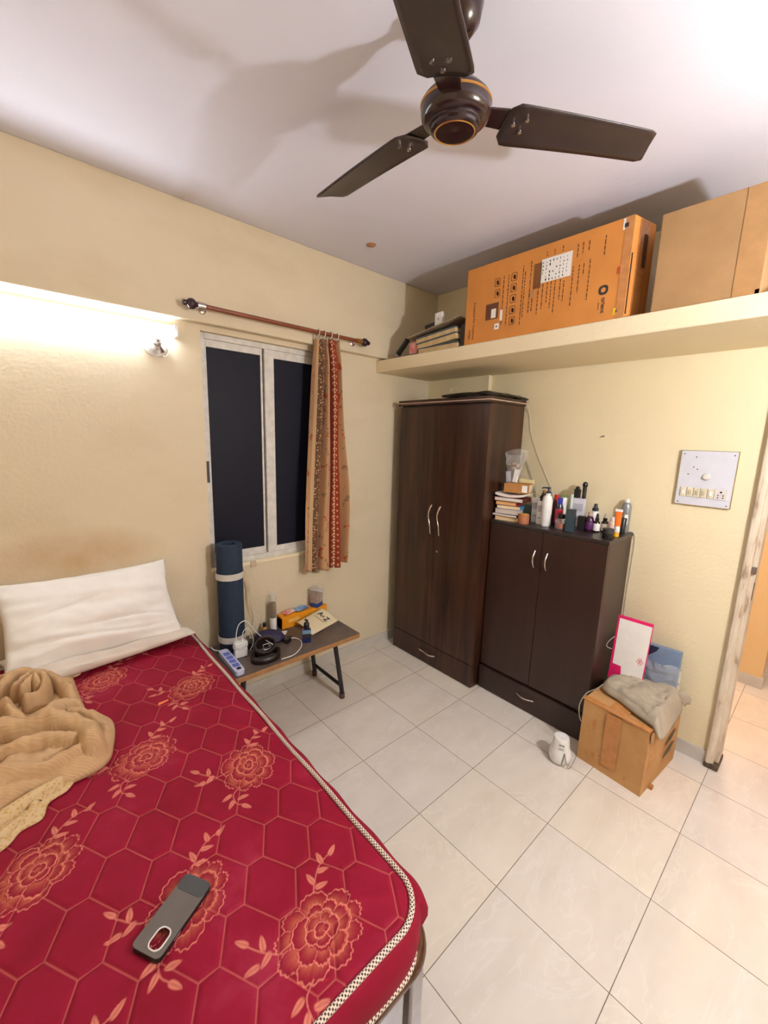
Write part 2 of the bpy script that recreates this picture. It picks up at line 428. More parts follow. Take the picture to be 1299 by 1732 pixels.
b = MB(); b.tube(catmull([(.045, -.008, .05), (.058, -.01, .03), (.05, -.01, .005), (.062, -.012, -.02), (.05, -.012, -.045), (.03, -.02, -.05)], 6), .003, 8); b.build('wire', m_offw, h, smooth=True)

# ------------------------------------------------------------------ ceiling fan
fan = thing('ceiling_fan', 'dark brown three-blade ceiling fan with thin gold rings', 'fan', (-1.624-.073*.239, -1.505-.057*.239, H))
ZB = -.239
fan.rotation_mode = 'QUATERNION'; fan.rotation_quaternion = Vector((0, 0, 1)).rotation_difference(Vector((-.073, -.057, 1)).normalized())
b = MB(); b.lathe([(.0, 0), (.055, 0), (.058, -.01), (.05, -.05), (.03, -.075), (.014, -.08), (.0, -.08)], 32); b.build('canopy', m_fan, fan, smooth=True)
b = MB(); b.tube([(0, 0, -.07), (0, 0, ZB+.05)], .0125, 16); b.build('downrod', m_fan, fan, smooth=True)
b = MB(); b.lathe([(.0, ZB+.125), (.018, ZB+.122), (.034, ZB+.10), (.042, ZB+.075), (.045, ZB+.06), (.0, ZB+.05)], 32); b.build('rod_cup', m_fan, fan, smooth=True)
b = MB(); b.lathe([(0, ZB+.060), (.045, ZB+.058), (.070, ZB+.048), (.087, ZB+.032), (.0915, ZB+.018), (.0915, ZB+.002), (.088, ZB-.010), (.078, ZB-.018), (.0, ZB-.018)], 56); b.build('motor_housing', m_fan, fan, smooth=True)
b = MB(); b.lathe([(.0905, ZB+.024), (.0935, ZB+.022), (.0935, ZB+.019), (.0910, ZB+.017)], 56); b.build('trim_ring', m_gold, fan, smooth=True)
b = MB(); b.lathe([(.0, ZB-.016), (.070, ZB-.016), (.069, ZB-.024), (.064, ZB-.027), (.063, ZB-.034), (.057, ZB-.038), (.046, ZB-.039), (.0, ZB-.036)], 56); b.build('bottom_cap', m_fan, fan, smooth=True)
b = MB(); b.lathe([(.0500, ZB-.0378), (.0525, ZB-.0402), (.0550, ZB-.0378), (.0525, ZB-.036), (.0500, ZB-.0378)], 56); b.build('cap_ring', m_gold, fan, smooth=True)
for k in range(3):
    th = math.radians(89.6 + 120*k)
    mt = Matrix.Rotation(th, 4, 'Z') @ Matrix.Translation((0, 0, ZB+.004)) @ Matrix.Rotation(math.radians(-9), 4, 'X')
    pl = []
    def arc(cx, cy, r, a0, a1, n=6): return [(cx+r*math.cos(math.radians(a0+(a1-a0)*i/n)), cy+r*math.sin(math.radians(a0+(a1-a0)*i/n))) for i in range(n+1)]
    pl += arc(.165, -.040, .025, 180, 270) + arc(.566, -.046, .010, -90, -20) + arc(.600, .042, .012, -20, 90) + arc(.168, .045, .028, 90, 180)
    bl = MB(); nseg = 26; rows = []
    xs = [.14+(.612-.14)*i/nseg for i in range(nseg+1)]
    def edge(x):
        ys = []
        n = len(pl)
        for i in range(n):
            (xa, ya), (xb, yb) = pl[i], pl[(i+1) % n]
            if (xa-x)*(xb-x) <= 0 and xa != xb: ys.append(ya+(yb-ya)*(x-xa)/(xb-xa))
        return (min(ys), max(ys)) if ys else (-.001, .001)
    V = []; Fc = []
    ny = 8
    for i, x in enumerate(xs):
        lo, hi = edge(min(max(x, .1405), .6115))
        for j in range(ny+1):
            y = lo+(hi-lo)*j/ny; V.append(mt @ Vector((x, y, -.05*(y/.07)**2*.12 - .010*((x-.15)/.46)**2)))
    for i in range(nseg):
        for j in range(ny): a = i*(ny+1)+j; Fc.append((a, a+ny+1, a+ny+2, a+1))
    bl.add(V, Fc); o = bl.build('blade', m_blade, fan, smooth=True, solid=.003)
    br = MB(); br.prism([(.07, -.028), (.145, -.034), (.19, -.040), (.205, 0), (.19, .040), (.145, .034), (.07, .028)], .002, .007, mat=mt); br.build('bracket', m_fan, o, bevel=.002)
    for (sx, sy2) in ((.195, -.02), (.195, .02), (.165, 0)):
        sc = MB(); sc.lathe([(.0, -.010), (.0055, -.0085), (.006, -.003)], 12, (sx, sy2, 0), mat=mt); sc.build('screw', m_chrome, o, smooth=True)
b = MB(); b.lathe([(.0, -.008), (.020, -.007), (.028, -.002), (.028, 0)], 24, (0, 0, 0)); o = b.build('hook_plate', M('brown_hook_cap', (176, 130, 92), .6), loc=(-.941, -.337, H), smooth=True)
tag(o, 'small round brown cap on the bare ceiling near the window wall', 'hook plate')

# ------------------------------------------------------------------ curtain rod and curtain
rod = thing('curtain_rod', 'reddish brown curtain rod with dark knobbed ends above the window', 'curtain rod', (-1.33, -.055, 2.268))
m_rod = M('reddish_wood_rod', (128, 66, 40), .35, var=.08, vscale=30, stretch=(.2, 1, 1))
b = MB(); b.tube([(-.50, -.05, 0), (.49, -.05, 0)], .0115, 16); b.build('pole', m_rod, rod, smooth=True)
ry = Matrix.Rotation(PI/2, 4, 'Y')
for s, m in ((-1, m_chrome), (1, m_gold)):
    b = MB(); mt = Matrix.Translation((s*.50, -.05, 0)) @ Matrix.Rotation(s*PI/2, 4, 'Y')
    b.lathe([(.016, -.025), (.017, 0), (.017, .012), (.012, .016)], 20, mat=mt); b.build('collar', m, rod, smooth=True)
    b = MB(); b.lathe([(.010, .014), (.014, .018), (.024, .03), (.026, .042), (.022, .054), (.012, .062), (.014, .068), (.012, .078), (.0, .083)], 20, mat=mt); b.build('finial', M('plum_finial', (44, 22, 30), .18), rod, smooth=True)
    b = MB(); b.tube([(s*.475, .0, -.01), (s*.475, -.03, -.012), (s*.475, -.05, -.008)], .006, 10); b.lathe([(.018, 0), (.018, .006), (.010, .010)], 20, mat=Matrix.Translation((s*.475, 0, -.01)) @ rx)
    b.build('bracket', m_chrome, rod, smooth=True)

def curtain_mat():
    t = NT('striped_floral_curtain_cloth'); uv = t.coord('UV')
    sx = t.node('ShaderNodeSeparateXYZ', i0=uv); u, v = sx.outputs[0], sx.outputs[1]
    tan, cream, red, brown, rust = lin((188, 144, 104)), lin((214, 178, 136)), lin((136, 52, 28)), lin((104, 70, 46)), lin((176, 84, 40))
    fl = t.noise(t.mapping(uv, (9, 14, 1)), 1.0, 4, .6)
    floral = t.mix(t.math('GREATER_THAN', fl, .61), tan, rust)
    fl2 = t.noise(t.mapping(uv, (16, 30, 1), (3, 1, 0)), 1.0, 2)
    floral = t.mix(t.math('GREATER_THAN', fl2, .63), floral, lin((140, 112, 84)))
    sp = t.node('ShaderNodeTexVoronoi', I_Vector=t.mapping(uv, (60, 85, 1)), I_Scale=1.0); sp.feature = 'DISTANCE_TO_EDGE'
    speck = t.mix(t.math('GREATER_THAN', sp.outputs[0], .24), brown, cream)
    # red band: rows of white dots
    def dots(pu, pv, r, ou=0.0):
        a = t.math('SUBTRACT', t.math('FRACT', t.math('ADD', t.math('MULTIPLY', u, pu), ou)), .5); c = t.math('SUBTRACT', t.math('FRACT', t.math('MULTIPLY', v, pv)), .5)
        return t.math('LESS_THAN', t.math('ADD', t.math('MULTIPLY', a, a), t.math('MULTIPLY', c, c)), r)
    redb = t.mix(dots(20, 36, .03), red, lin((206, 150, 108)))
    mid = t.math('LESS_THAN', t.math('ABSOLUTE', t.math('SUBTRACT', t.math('FRACT', t.math('MULTIPLY', u, 6.5)), .5)), .05)
    redb = t.mix(t.math('MULTIPLY', mid, t.math('GREATER_THAN', t.math('FRACT', t.math('MULTIPLY', v, 72)), .35)), redb, lin((226, 200, 168)))
    def band(c, prev, a, bb):
        f = t.math('MULTIPLY', t.math('GREATER_THAN', u, a), t.math('LESS_THAN', u, bb)); return t.mix(f, prev, c)
    c = floral
    c = band(cream, c, .10, .13); c = band(speck, c, .13, .27); c = band(cream, c, .27, .31)
    c = band(cream, c, .50, .515); c = band(redb, c, .515, .80); c = band(cream, c, .80, .815)
    t.base(c); t.set(Roughness=.85); t.setin(t.b, 'Specular IOR Level', .15); t.setin(t.b, 'Sheen Weight', .2)
    t.bump(t.noise(t.mapping(uv, (1, 1.5, 1)), 400, 2), .15, .001)
    return t.m
cur = thing('curtain', 'narrow gathered curtain with tan floral and rust red dotted stripes', 'curtain', (0, 0, 0))
V = []; NU, NV = 150, 90; Fc = []; UV = []
for j in range(NV+1):
    t = j/NV; z = 2.245 - t*1.465
    sp_ = t**.55
    xl = -1.160 - .072*t - .012*math.sin(t*2.2); xr = -1.010 + .080*min(1, t*1.6)*(1) - .012*max(0, t-.5)
    for i in range(NU+1):
        s = i/NU
        fold = math.sin(2*PI*3.6*s + .5 + .35*math.sin(3*t)) * (.042 + .008*math.sin(5*t+s*3)) + .009*math.sin(2*PI*8.3*s+2*t+1)
        pinch = math.exp(-((t-.02)/.05)**2)
        x = xl+(xr-xl)*(s + .030*math.sin(2*PI*3.6*s*1.0+2.0+.4*t)) + .005*math.sin(7*t+9*s)
        y = -.104 + fold*(1-.35*pinch)*(1.0-.15*t) + .004*math.sin(9*t+4*s)
        top = -.020*abs(math.sin(PI*3.0*s))*pinch
        zz = z + top + .012*(s-.5)*t*2 + (.010*math.sin(2*PI*1.2*s) if t > .98 else 0)
        V.append((x, y, zz))
for j in range(NV):
    for i in range(NU):
        a = j*(NU+1)+i; Fc.append((a, a+NU+1, a+NU+2, a+1))
        UV.append([(i/NU, j/NV), (i/NU, (j+1)/NV), ((i+1)/NU, (j+1)/NV), ((i+1)/NU, j/NV)])
b = MB(); b.add(V, Fc, 0, UV); b.build('cloth', curtain_mat(), cur, smooth=True, solid=.0015)
m_ring = M('cream_plastic_ring', (226, 208, 184), .4)
for x in (-1.150, -1.108, -1.060, -1.012):
    b = MB(); b.tube([(x+.004*math.sin(a), -.105+.0195*math.cos(a), 2.262+.0225*math.sin(a)) for a in [2*PI*k/20 for k in range(20)]], .0028, 8, closed=True)
    b.build('curtain_ring', m_ring, cur, smooth=True)

# ------------------------------------------------------------------ bed frame
bed = thing('bed', 'steel framed bed with a brown rounded rail under the red mattress', 'bed', (-2.66, -.95, 0))
m_rail = M('brown_metal_rail', (92, 62, 44), .22, metal=.55, var=.08)
X0b, X1b, Y0b, Y1b = -.70, .735, -.90, .925
def railpath(z, inset, r, n=8):
    out = []
    for cx, cyy, a0 in ((X1b-inset-r, Y0b+inset+r, 270), (X1b-inset-r, Y1b-inset-r, 0), (X0b+inset+r, Y1b-inset-r, 90), (X0b+inset+r, Y0b+inset+r, 180)):
        for k in range(n+1):
            a = math.radians(a0+90*k/n); out.append((cx+r*math.cos(a), cyy+r*math.sin(a), z))
    return out
b = MB(); b.tube(railpath(.438, .018, .07), .024, 16, closed=True); b.build('side_rail', m_rail, bed, smooth=True)
for sx in (-1, 1):
    for sy2 in (-1, 1):
        cx = (X1b-.045) if sx > 0 else (X0b+.045); cyy = (Y1b-.045) if sy2 > 0 else (Y0b+.045)
        bx(cx-.022, cx+.022, cyy-.022, cyy+.022, 0, .43).build('leg', m_steel, bed, bevel=.006)
bx(X0b+.08, X1b-.08, Y0b+.035, Y0b+.042, .14, .41).build('foot_panel', m_steel, bed, bevel=.002)
bx(X1b-.05, X1b-.043, Y0b+.09, Y1b-.09, .14, .41).build('side_panel', m_steel, bed, bevel=.002)
for k in range(9):
    y = Y0b+.1+k*(Y1b-Y0b-.2)/8; bx(X0b+.03, X1b-.03, y-.03, y+.03, .452, .468).build('slat', m_steel, bed, bevel=.002)

# ------------------------------------------------------------------ mattress
def mattress():
    root = thing('mattress', 'crimson floral quilted mattress with a cream piped edge', 'mattress', (0, 0, 0))
    x0, x1, y0, y1, z1, z0 = -3.34, -1.987, -1.853, -.035, .62, .492
    R = .085; sp = .0030
    nx, ny = int((x1-x0)/sp), int((y1-y0)/sp)
    gx = np.concatenate([np.linspace(x0, -2.76, 70)[:-1], np.linspace(-2.76, x1, 430)]); gy = np.concatenate([np.linspace(y0, -1.05, 446)[:-1], np.linspace(-1.05, y1, 400)])
    nx, ny = len(gx)-1, len(gy)-1
    X, Y = np.meshgrid(gx, gy)
    cxs = np.clip(X, x0+R, x1-R); cys = np.clip(Y, y0+R, y1-R)
    dx, dy = X-cxs, Y-cys; dd = np.hypot(dx, dy); k = np.where(dd > R, R/np.maximum(dd, 1e-9), 1.0)
    incorner = (np.abs(dx) > 0) & (np.abs(dy) > 0)
    X = np.where(incorner, cxs+dx*k, X); Y = np.where(incorner, cys+dy*k, Y)
    # distance to the outline
    ex = np.minimum(X-x0, x1-X); ey = np.minimum(Y-y0, y1-Y)
    dc = R-np.hypot(np.maximum(R-ex, 0), np.maximum(R-ey, 0)); dist = np.where((ex < R) & (ey < R), dc, np.minimum(ex, ey)); dist = np.maximum(dist, 0)
    # hexagonal quilting
    def seg(px, py, ax, ay, bx_, by_):
        vx, vy = bx_-ax, by_-ay; t = np.clip(((px-ax)*vx+(py-ay)*vy)/(vx*vx+vy*vy), 0, 1)
        return np.hypot(px-ax-t*vx, py-ay-t*vy)
    hx, hy = .083, .0775
    U = X+2.156; Vv = Y+1.515
    U = U+.004*np.sin(Vv*9); Vv = Vv+.004*np.sin(U*8+1)
    best = np.full(X.shape, 9.0)
    a1 = U-2*hx*np.round(U/(2*hx)); b1 = Vv-2*hy*np.round(Vv/(2*hy))
    a2 = (U-hx)-2*hx*np.round((U-hx)/(2*hx)); b2 = (Vv-hy)-2*hy*np.round((Vv-hy)/(2*hy))
    for a, bb in ((a1, b1), (a2, b2)):
        a = np.abs(a); bb = np.abs(bb)
        for s in ((0, hy, .020, hy), (.020, hy, .063, 0), (.063, 0, hx, 0)): best = np.minimum(best, seg(a, bb, *s))
    hexd = best
    lineA = np.clip(1.6-hexd/.0011, 0, 1)*.38
    fill = np.zeros(X.shape)
    def leaf(cx, cy, ang, L=.017, W=.0065):
        nonlocal lineA, fill
        m = (np.abs(X-cx) < .03) & (np.abs(Y-cy) < .03)
        ux, uy = X[m]-cx, Y[m]-cy; a = ux*math.cos(ang)+uy*math.sin(ang); c = -ux*math.sin(ang)+uy*math.cos(ang)
        q = (a/L)**2+(c/(W*(1-.4*a/L)))**2
        val = np.clip((1.05-q)*2.5, 0, 1)*(.55+.45*np.clip(np.abs(c)/W*2, 0, 1))
        lineA[m] = np.maximum(lineA[m], val*.85)
    def stem(pts):
        nonlocal lineA
        P = [(p.x, p.y) for p in catmull([(a, c, 0) for a, c in pts], 6)]
        xs = [p[0] for p in P]; ys = [p[1] for p in P]
        m = (X > min(xs)-.01) & (X < max(xs)+.01) & (Y > min(ys)-.01) & (Y < max(ys)+.01)
        if not m.any(): return
        dmin = np.full(m.sum(), 9.0)
        for (ax, ay), (bx_, by_) in zip(P[:-1], P[1:]): dmin = np.minimum(dmin, seg(X[m], Y[m], ax, ay, bx_, by_))
        lineA[m] = np.maximum(lineA[m], np.clip(1.7-dmin/.0011, 0, 1)*.7)
    def flower(cx, cy, rot, sc, seed):
        nonlocal lineA, fill
        rg = random.Random(seed)
        m = (np.abs(X-cx) < .125*sc) & (np.abs(Y-cy) < .125*sc)
        if not m.any(): return
        px, py = (X[m]-cx)/sc, (Y[m]-cy)/sc
        c, s = math.cos(rot), math.sin(rot); u = (px*c+py*s)/1.12; v = (-px*s+py*c)/.92
        L = np.zeros(u.shape); G = np.zeros(u.shape); prevr = np.zeros(u.shape)
        specs = [(.016, 3, .004, 0), (.036, 5, .006, .003), (.060, 7, .003, -.004), (.086, 9, 0, 0)]
        for ki, (r, n, ox, oy) in enumerate(specs):
            q = np.hypot(u-ox, v-oy); th = np.arctan2(v-oy, u-ox); ph = rg.uniform(0, 6)
            th2 = th+.18*np.sin(2*th+ph)
            cusp = np.abs(np.cos(n*th2/2+ph))
            rr = r*(.80+.24*cusp**.55+.022*np.sin(5*n*th2+ph)+.05*np.sin(2*th+ph*2))
            L = np.maximum(L, np.clip(1.7-np.abs(q-rr)/.0011, 0, 1))
            inside = (q < rr) & (q > prevr*.98)
            fr = np.clip((q-prevr)/np.maximum(rr-prevr, 1e-4), 0, 1)
            G = np.where(inside, (1-fr)**2.0*(.25+.35*cusp), G)
            # petal separators
            sepm = inside & (cusp*rr*2/n < .0011)
            L = np.where(sepm, np.maximum(L, .8), L)
            prevr = rr
        lineA[m] = np.where(prevr > np.hypot(u, v), np.maximum(lineA[m]*.5, L*.92), np.maximum(lineA[m], L*.92))
        fill[m] = np.maximum(fill[m], G)
        def w(a, bb): return (cx+a*sc, cy+bb*sc)
        stem([w(.03, .075), w(.045, .095), w(.079, .124), w(.120, .135)])
        for a, bb, an in ((.125, .137, .5), (.078, .108, -.3), (.042, .108, 1.7), (.088, .140, 1.5), (.055, .080, -.2)): leaf(*w(a, bb), an)
        stem([w(-.06, .02), w(-.09, .022), w(-.115, .045), w(-.138, .080)])
        for a, bb, an in ((-.142, .088, 2.2), (-.108, .060, 1.3), (-.145, .030, 3.0), (-.115, .028, 3.6)): leaf(*w(a, bb), an)
        stem([w(-.055, -.06), w(-.080, -.075), w(-.085, -.105), w(-.070, -.13)])
        for a, bb, an in ((-.066, -.138, -1.0), (-.098, -.105, -2.4), (-.100, -.075, -2.9), (-.060, -.100, -.3)): leaf(*w(a, bb), an)
    i = 0
    for cx, cy, rt in ((-2.200, -1.745, .2), (-2.131, -.687, .5), (-2.398, -.416, .5), (-2.366, -.982, .4), (-2.129, -1.227, 1.1), (-2.640, -1.215, .9), (-2.392, -1.512, .6), (-2.66, -.66, .2), (-2.15, -.15, .3), (-2.66, -1.74, .5), (-2.92, -.95, .3), (-2.92, -1.48, .8), (-2.93, -.42, .1), (-3.18, -1.2, .4), (-3.18, -.68, .7), (-3.18, -1.72, .2)):
        i += 1; flower(cx, cy, rt, .95, i)
    Z = z1 + .010*np.clip(dist/.12, 0, 1)**.7 - .0035*np.exp(-(hexd/.006)**2)*np.clip(dist/.03, 0, 1) + .003*np.sin(X*9+Y*5)*np.clip(dist/.1, 0, 1) - .006*np.clip(1-dist/.012, 0, 1)
    # soft diagonal puckers near the right side
    pk = np.exp(-((X+2.10)/.09)**2)*(.5+.5*np.sin((Y*1.0+X*.8)*62+2*np.sin(Y*7)))**3
    Z = Z + .0022*pk*np.clip(dist/.03, 0, 1)
    nv = (nx+1)*(ny+1)
    top = np.stack([X, Y, Z], -1).reshape(-1, 3)
    idx = np.arange(nv).reshape(ny+1, nx+1)
    quads = np.stack([idx[:-1, :-1], idx[:-1, 1:], idx[1:, 1:], idx[1:, :-1]], -1).reshape(-1, 4)
    # border ring
    ring = np.concatenate([idx[0, :-1], idx[:-1, -1], idx[-1, :0:-1], idx[:0:-1, 0]])
    P = top[ring]; n = len(ring)
    Pc = np.stack([np.clip(P[:, 0], x0+R, x1-R), np.clip(P[:, 1], y0+R, y1-R)], -1)
    nrm = P[:, :2]-Pc; l = np.hypot(nrm[:, 0], nrm[:, 1]); 
    nrm = nrm/np.maximum(l, 1e-9)[:, None]
    prof = [(.006, -.004), (.022, -.014), (.038, -.032), (.046, -.055), (.046, -.078), (.036, -.100), (.022, -.116), (.006, -.126), (-.03, -.128)]
    allv = [top]; rings = [ring]; base = nv
    for o_, dz in prof:
        off = np.full(n, o_)
        off = np.where(nrm[:, 1] < -.5, o_*.55, off); off = np.where(nrm[:, 1] > .5, o_*.2, off)
        wob = .0025*np.sin(np.arange(n)*.003*21)*(1 if o_ > .03 else 0)
        allv.append(np.stack([P[:, 0]+nrm[:, 0]*(off+wob), P[:, 1]+nrm[:, 1]*(off+wob), np.full(n, z1+dz)], -1)); rings.append(np.arange(base, base+n)); base += n
    q2 = []
    for a, c in zip(rings[:-1], rings[1:]):
        q2.append(np.stack([np.roll(a, -1), a, c, np.roll(c, -1)], -1))
    quads = np.concatenate([quads]+q2); verts = np.concatenate(allv)
    me = bpy.data.meshes.new('cover')
    me.vertices.add(len(verts)); me.vertices.foreach_set('co', verts.astype(np.float32).ravel())
    me.loops.add(len(quads)*4); me.loops.foreach_set('vertex_index', quads.astype(np.int32).ravel())
    me.polygons.add(len(quads)); me.polygons.foreach_set('loop_start', np.arange(0, len(quads)*4, 4, dtype=np.int32))
    try: me.polygons.foreach_set('loop_total', np.full(len(quads), 4, dtype=np.int32))
    except Exception: pass
    me.polygons.foreach_set('use_smooth', np.ones(len(quads), dtype=bool))
    me.update(calc_edges=True)
    cols = np.zeros((len(verts), 4), np.float32); cols[:, 3] = 1
    cols[:nv, 0] = np.clip(lineA, 0, 1).ravel(); cols[:nv, 1] = np.clip(fill, 0, 1).ravel()
    at = me.color_attributes.new('print', 'FLOAT_COLOR', 'POINT'); at.data.foreach_set('color', cols.ravel())
    t = NT('crimson_printed_mattress_cloth'); an = t.node('ShaderNodeAttribute'); an.attribute_name = 'print'
    sx = t.node('ShaderNodeSeparateColor', i0=an.outputs['Color'])
    co = t.coord(); n1 = t.noise(co, 5, 5, .6)
    red = t.ramp(n1, [(.35, lin((130, 2, 34))), (.60, lin((142, 8, 44))), (.75, lin((154, 36, 64)))])
    c = t.mix(t.math('MULTIPLY', sx.outputs[1], 1.0), red, lin((208, 118, 84)))
    n2 = t.noise(co, 90, 2)
    c = t.mix(t.math('MULTIPLY', sx.outputs[0], t.math('ADD', .75, t.math('MULTIPLY', n2, .3))), c, lin((226, 140, 118)))
    t.base(c); t.set(Roughness=.75); t.setin(t.b, 'Specular IOR Level', .25); 
    t.bump(t.noise(co, 700, 2), .12, .001)
    me.materials.append(t.m)
    o = bpy.data.objects.new('cover', me); COL.objects.link(o); o.parent = root
    # piping
    tp = NT('cream_piping_with_dark_checks'); uv = tp.coord('UV')
    ss = tp.node('ShaderNodeSeparateXYZ', i0=uv)
    a = tp.math('MULTIPLY', ss.outputs[0], 210); c2 = tp.math('MULTIPLY', ss.outputs[1], 10)
    k1 = tp.math('FRACT', tp.math('MULTIPLY', tp.math('ADD', tp.math('FLOOR', a), tp.math('FLOOR', c2)), .5))
    f = tp.math('GREATER_THAN', k1, .25)
    fa = tp.math('MULTIPLY', f, tp.math('LESS_THAN', tp.math('ABSOLUTE', tp.math('SUBTRACT', tp.math('FRACT', a), .5)), .36))
    tp.base(tp.mix(fa, lin((232, 214, 196)), lin((70, 40, 36)))); tp.set(Roughness=.7)
    def outline(off, z, n=10):
        out = []
        X0, X1, Y0, Y1 = x0-off, x1+off, y0-off, y1+off*.3
        r = R+off
        for cx, cyy, a0 in ((X1-r, Y0+r, 270), (X1-r, Y1-r, 0), (X0+r, Y1-r, 90), (X0+r, Y0+r, 180)):
            for k in range(n+1):
                aa = math.radians(a0+90*k/n); out.append((cx+r*math.cos(aa), cyy+r*math.sin(aa), z))
        # densify straight runs
        res = []
        for i in range(len(out)):
            p, q = Vector(out[i]), Vector(out[(i+1) % len(out)]); m = max(1, int((q-p).length/.05))
            for k in range(m): res.append(tuple(p+(q-p)*k/m))
        return [(x+.0015*math.sin(y*17), y, z+.0012*math.sin(y*11+x*13)) for x, y, z in res]
    b = MB(); b.tube(outline(.003, .619), .0066, 14, closed=True); b.build('top_piping', tp.m, root, smooth=True)
    b = MB(); b.tube(outline(.012, .500), .0085, 14, closed=True); b.build('bottom_piping', tp.m, root, smooth=True)
mattress()

# ------------------------------------------------------------------ cloth helpers
def inoise(p, s, seed=0.0): return noise.noise(Vector((p[0]*s+seed, p[1]*s, p[2]*s if len(p) > 2 else 0)))
def pillow(name, w, d, th, m, loc, rot, label, seed, sag=0.0, group=None):
    n = 64; V = []; Fc = []
    for side in (1, -1):
        for j in range(n+1):
            for i in range(n+1):
                u = -1+2*i/n; v = -1+2*j/n
                pinch = 1-.07*(1-abs(v))*abs(u)**6
                x = w/2*u*(1-.06*(1-v*v)*abs(u)**4+.02*inoise((v, u), 2, seed)); y = d/2*v*(1-.10*(1-u*u)*abs(v)**4+.03*inoise((u, 3), 1.5, seed))
                h = th/2*((1-abs(u)**3.0)*(1-abs(v)**2.6))**.55
                wr = .010*inoise((u*1.0, v*2.6+.4*u), 1.5, seed+5)*(1.2-v*.7) + .005*inoise((u*2.5, v*2.5), 2.2, seed+9) - .012*math.exp(-((v+.55+.10*u+.05*math.sin(3*u))/.045)**2)*(1-u*u) - .010*math.exp(-((v+.30+.16*u-.04*math.sin(4*u))/.035)**2)*math.exp(-((u-.35)/.5)**2) - .006*math.exp(-((v-.25-.3*u)/.04)**2)*math.exp(-((u+.4)/.35)**2)
                e = min(1, h/(th*.15))
                V.append((x, y, side*h + wr*e*(1 if side > 0 else .2)))
    N = (n+1)**2
    for s in (0, 1):
        for j in range(n):
            for i in range(n):
                a = s*N+j*(n+1)+i; f = (a, a+1, a+n+2, a+n+1); Fc.append(f if s == 0 else f[::-1])
    b = MB(); b.add(V, Fc); o = b.build(name, m, loc=loc, rot=rot, smooth=True)
    wl = o.modifiers.new('weld', 'WELD'); wl.merge_threshold = .0012
    return tag(o, label, 'pillow', group)
m_pil = M('white_pillow_cotton', (238, 232, 224), .85, var=.025, vscale=8, bump=.15, bscale=300, spec=.15)
m_pil2 = M('grey_white_pillow_cotton', (214, 202, 188), .85, var=.05, vscale=8, bump=.15, bscale=300, spec=.15)
pillow('pillow', .70, .33, .085, m_pil2, (-2.355, -.190, .676), (0, 0, math.radians(7)), 'flat greyish lower pillow on the mattress under the white one', 3)
pillow('pillow', .665, .42, .15, m_pil, (-2.372, -.152, .832), (math.radians(52), 0, math.radians(1.5)), 'plump creased white pillow leaning on the wall above the lower pillow', 11)

def puffy(outline, z0, prof_h, prof_w, ridges, rw, rh, nz=.010, rings=90, nth=300, centre=None, seed=0.0, gz=None, smoothn=8):
    ol = catmull([(x, y, 0) for x, y in outline], smoothn, closed=True)
    cx = sum(p.x for p in ol)/len(ol) if centre is None else centre[0]; cyy = sum(p.y for p in ol)/len(ol) if centre is None else centre[1]
    # resample by arc length
    L = [0.0]
    for i in range(len(ol)): L.append(L[-1]+(ol[(i+1) % len(ol)]-ol[i]).length)
    tot = L[-1]; B = []; j = 0
    for k in range(nth):
        s = tot*k/nth
        while L[j+1] < s: j += 1
        f = (s-L[j])/max(1e-9, L[j+1]-L[j]); p = ol[j].lerp(ol[(j+1) % len(ol)], f); B.append((p.x, p.y))
    B = np.array(B)
    t = np.linspace(0, 1, rings+1)[1:]**.8
    P = np.concatenate([[[cx, cyy]]]+[np.array([cx, cyy])+(B-[cx, cyy])*tt for tt in t])
    d = np.full(len(P), 9.0)
    for i in range(0, nth): 
        a, c = B[i], B[(i+1) % nth]; v = c-a; tt = np.clip(((P-a)@v)/max(1e-12, v@v), 0, 1); d = np.minimum(d, np.hypot(*(P-a-tt[:, None]*v).T))
    h = prof_h*np.sqrt(np.clip(1-(1-np.clip(d/prof_w, 0, 1))**2, 0, 1))
    rr = np.zeros(len(P))
    for pts in ridges:
        wdt, hh = rw, rh
        if isinstance(pts, tuple): pts, wdt, hh = pts
        C = [(p.x, p.y) for p in catmull([(a, c, 0) for a, c in pts], 6)]
        dm = np.full(len(P), 9.0)
        for a, c in zip(C[:-1], C[1:]):
            a = np.array(a); v = np.array(c)-a; tt = np.clip(((P-a)@v)/max(1e-12, v@v), 0, 1); dm = np.minimum(dm, np.hypot(*(P-a-tt[:, None]*v).T))
        rr = np.maximum(rr, hh*np.sqrt(np.clip(1-(dm/wdt)**2, 0, 1)))
    em = np.clip(d/.02, 0, 1)
    Zs = []
    for k, (x, y) in enumerate(P):
        nn = inoise((x, y), 11, seed)*nz + inoise((x*1.6, y), 30, seed+3)*nz*.35
        Zs.append(z0+h[k]+(rr[k]+nn)*em[k]+(gz(x, y) if gz else 0))
    V = [(P[k][0], P[k][1], Zs[k]) for k in range(len(P))]
    Fc = [(0, 1+i, 1+(i+1) % nth) for i in range(nth)]
    for r in range(rings-1):
        for i in range(nth):
            a = 1+r*nth+i; c = 1+r*nth+(i+1) % nth; Fc.append((a, a+nth, c+nth, c))
    return V, Fc, d

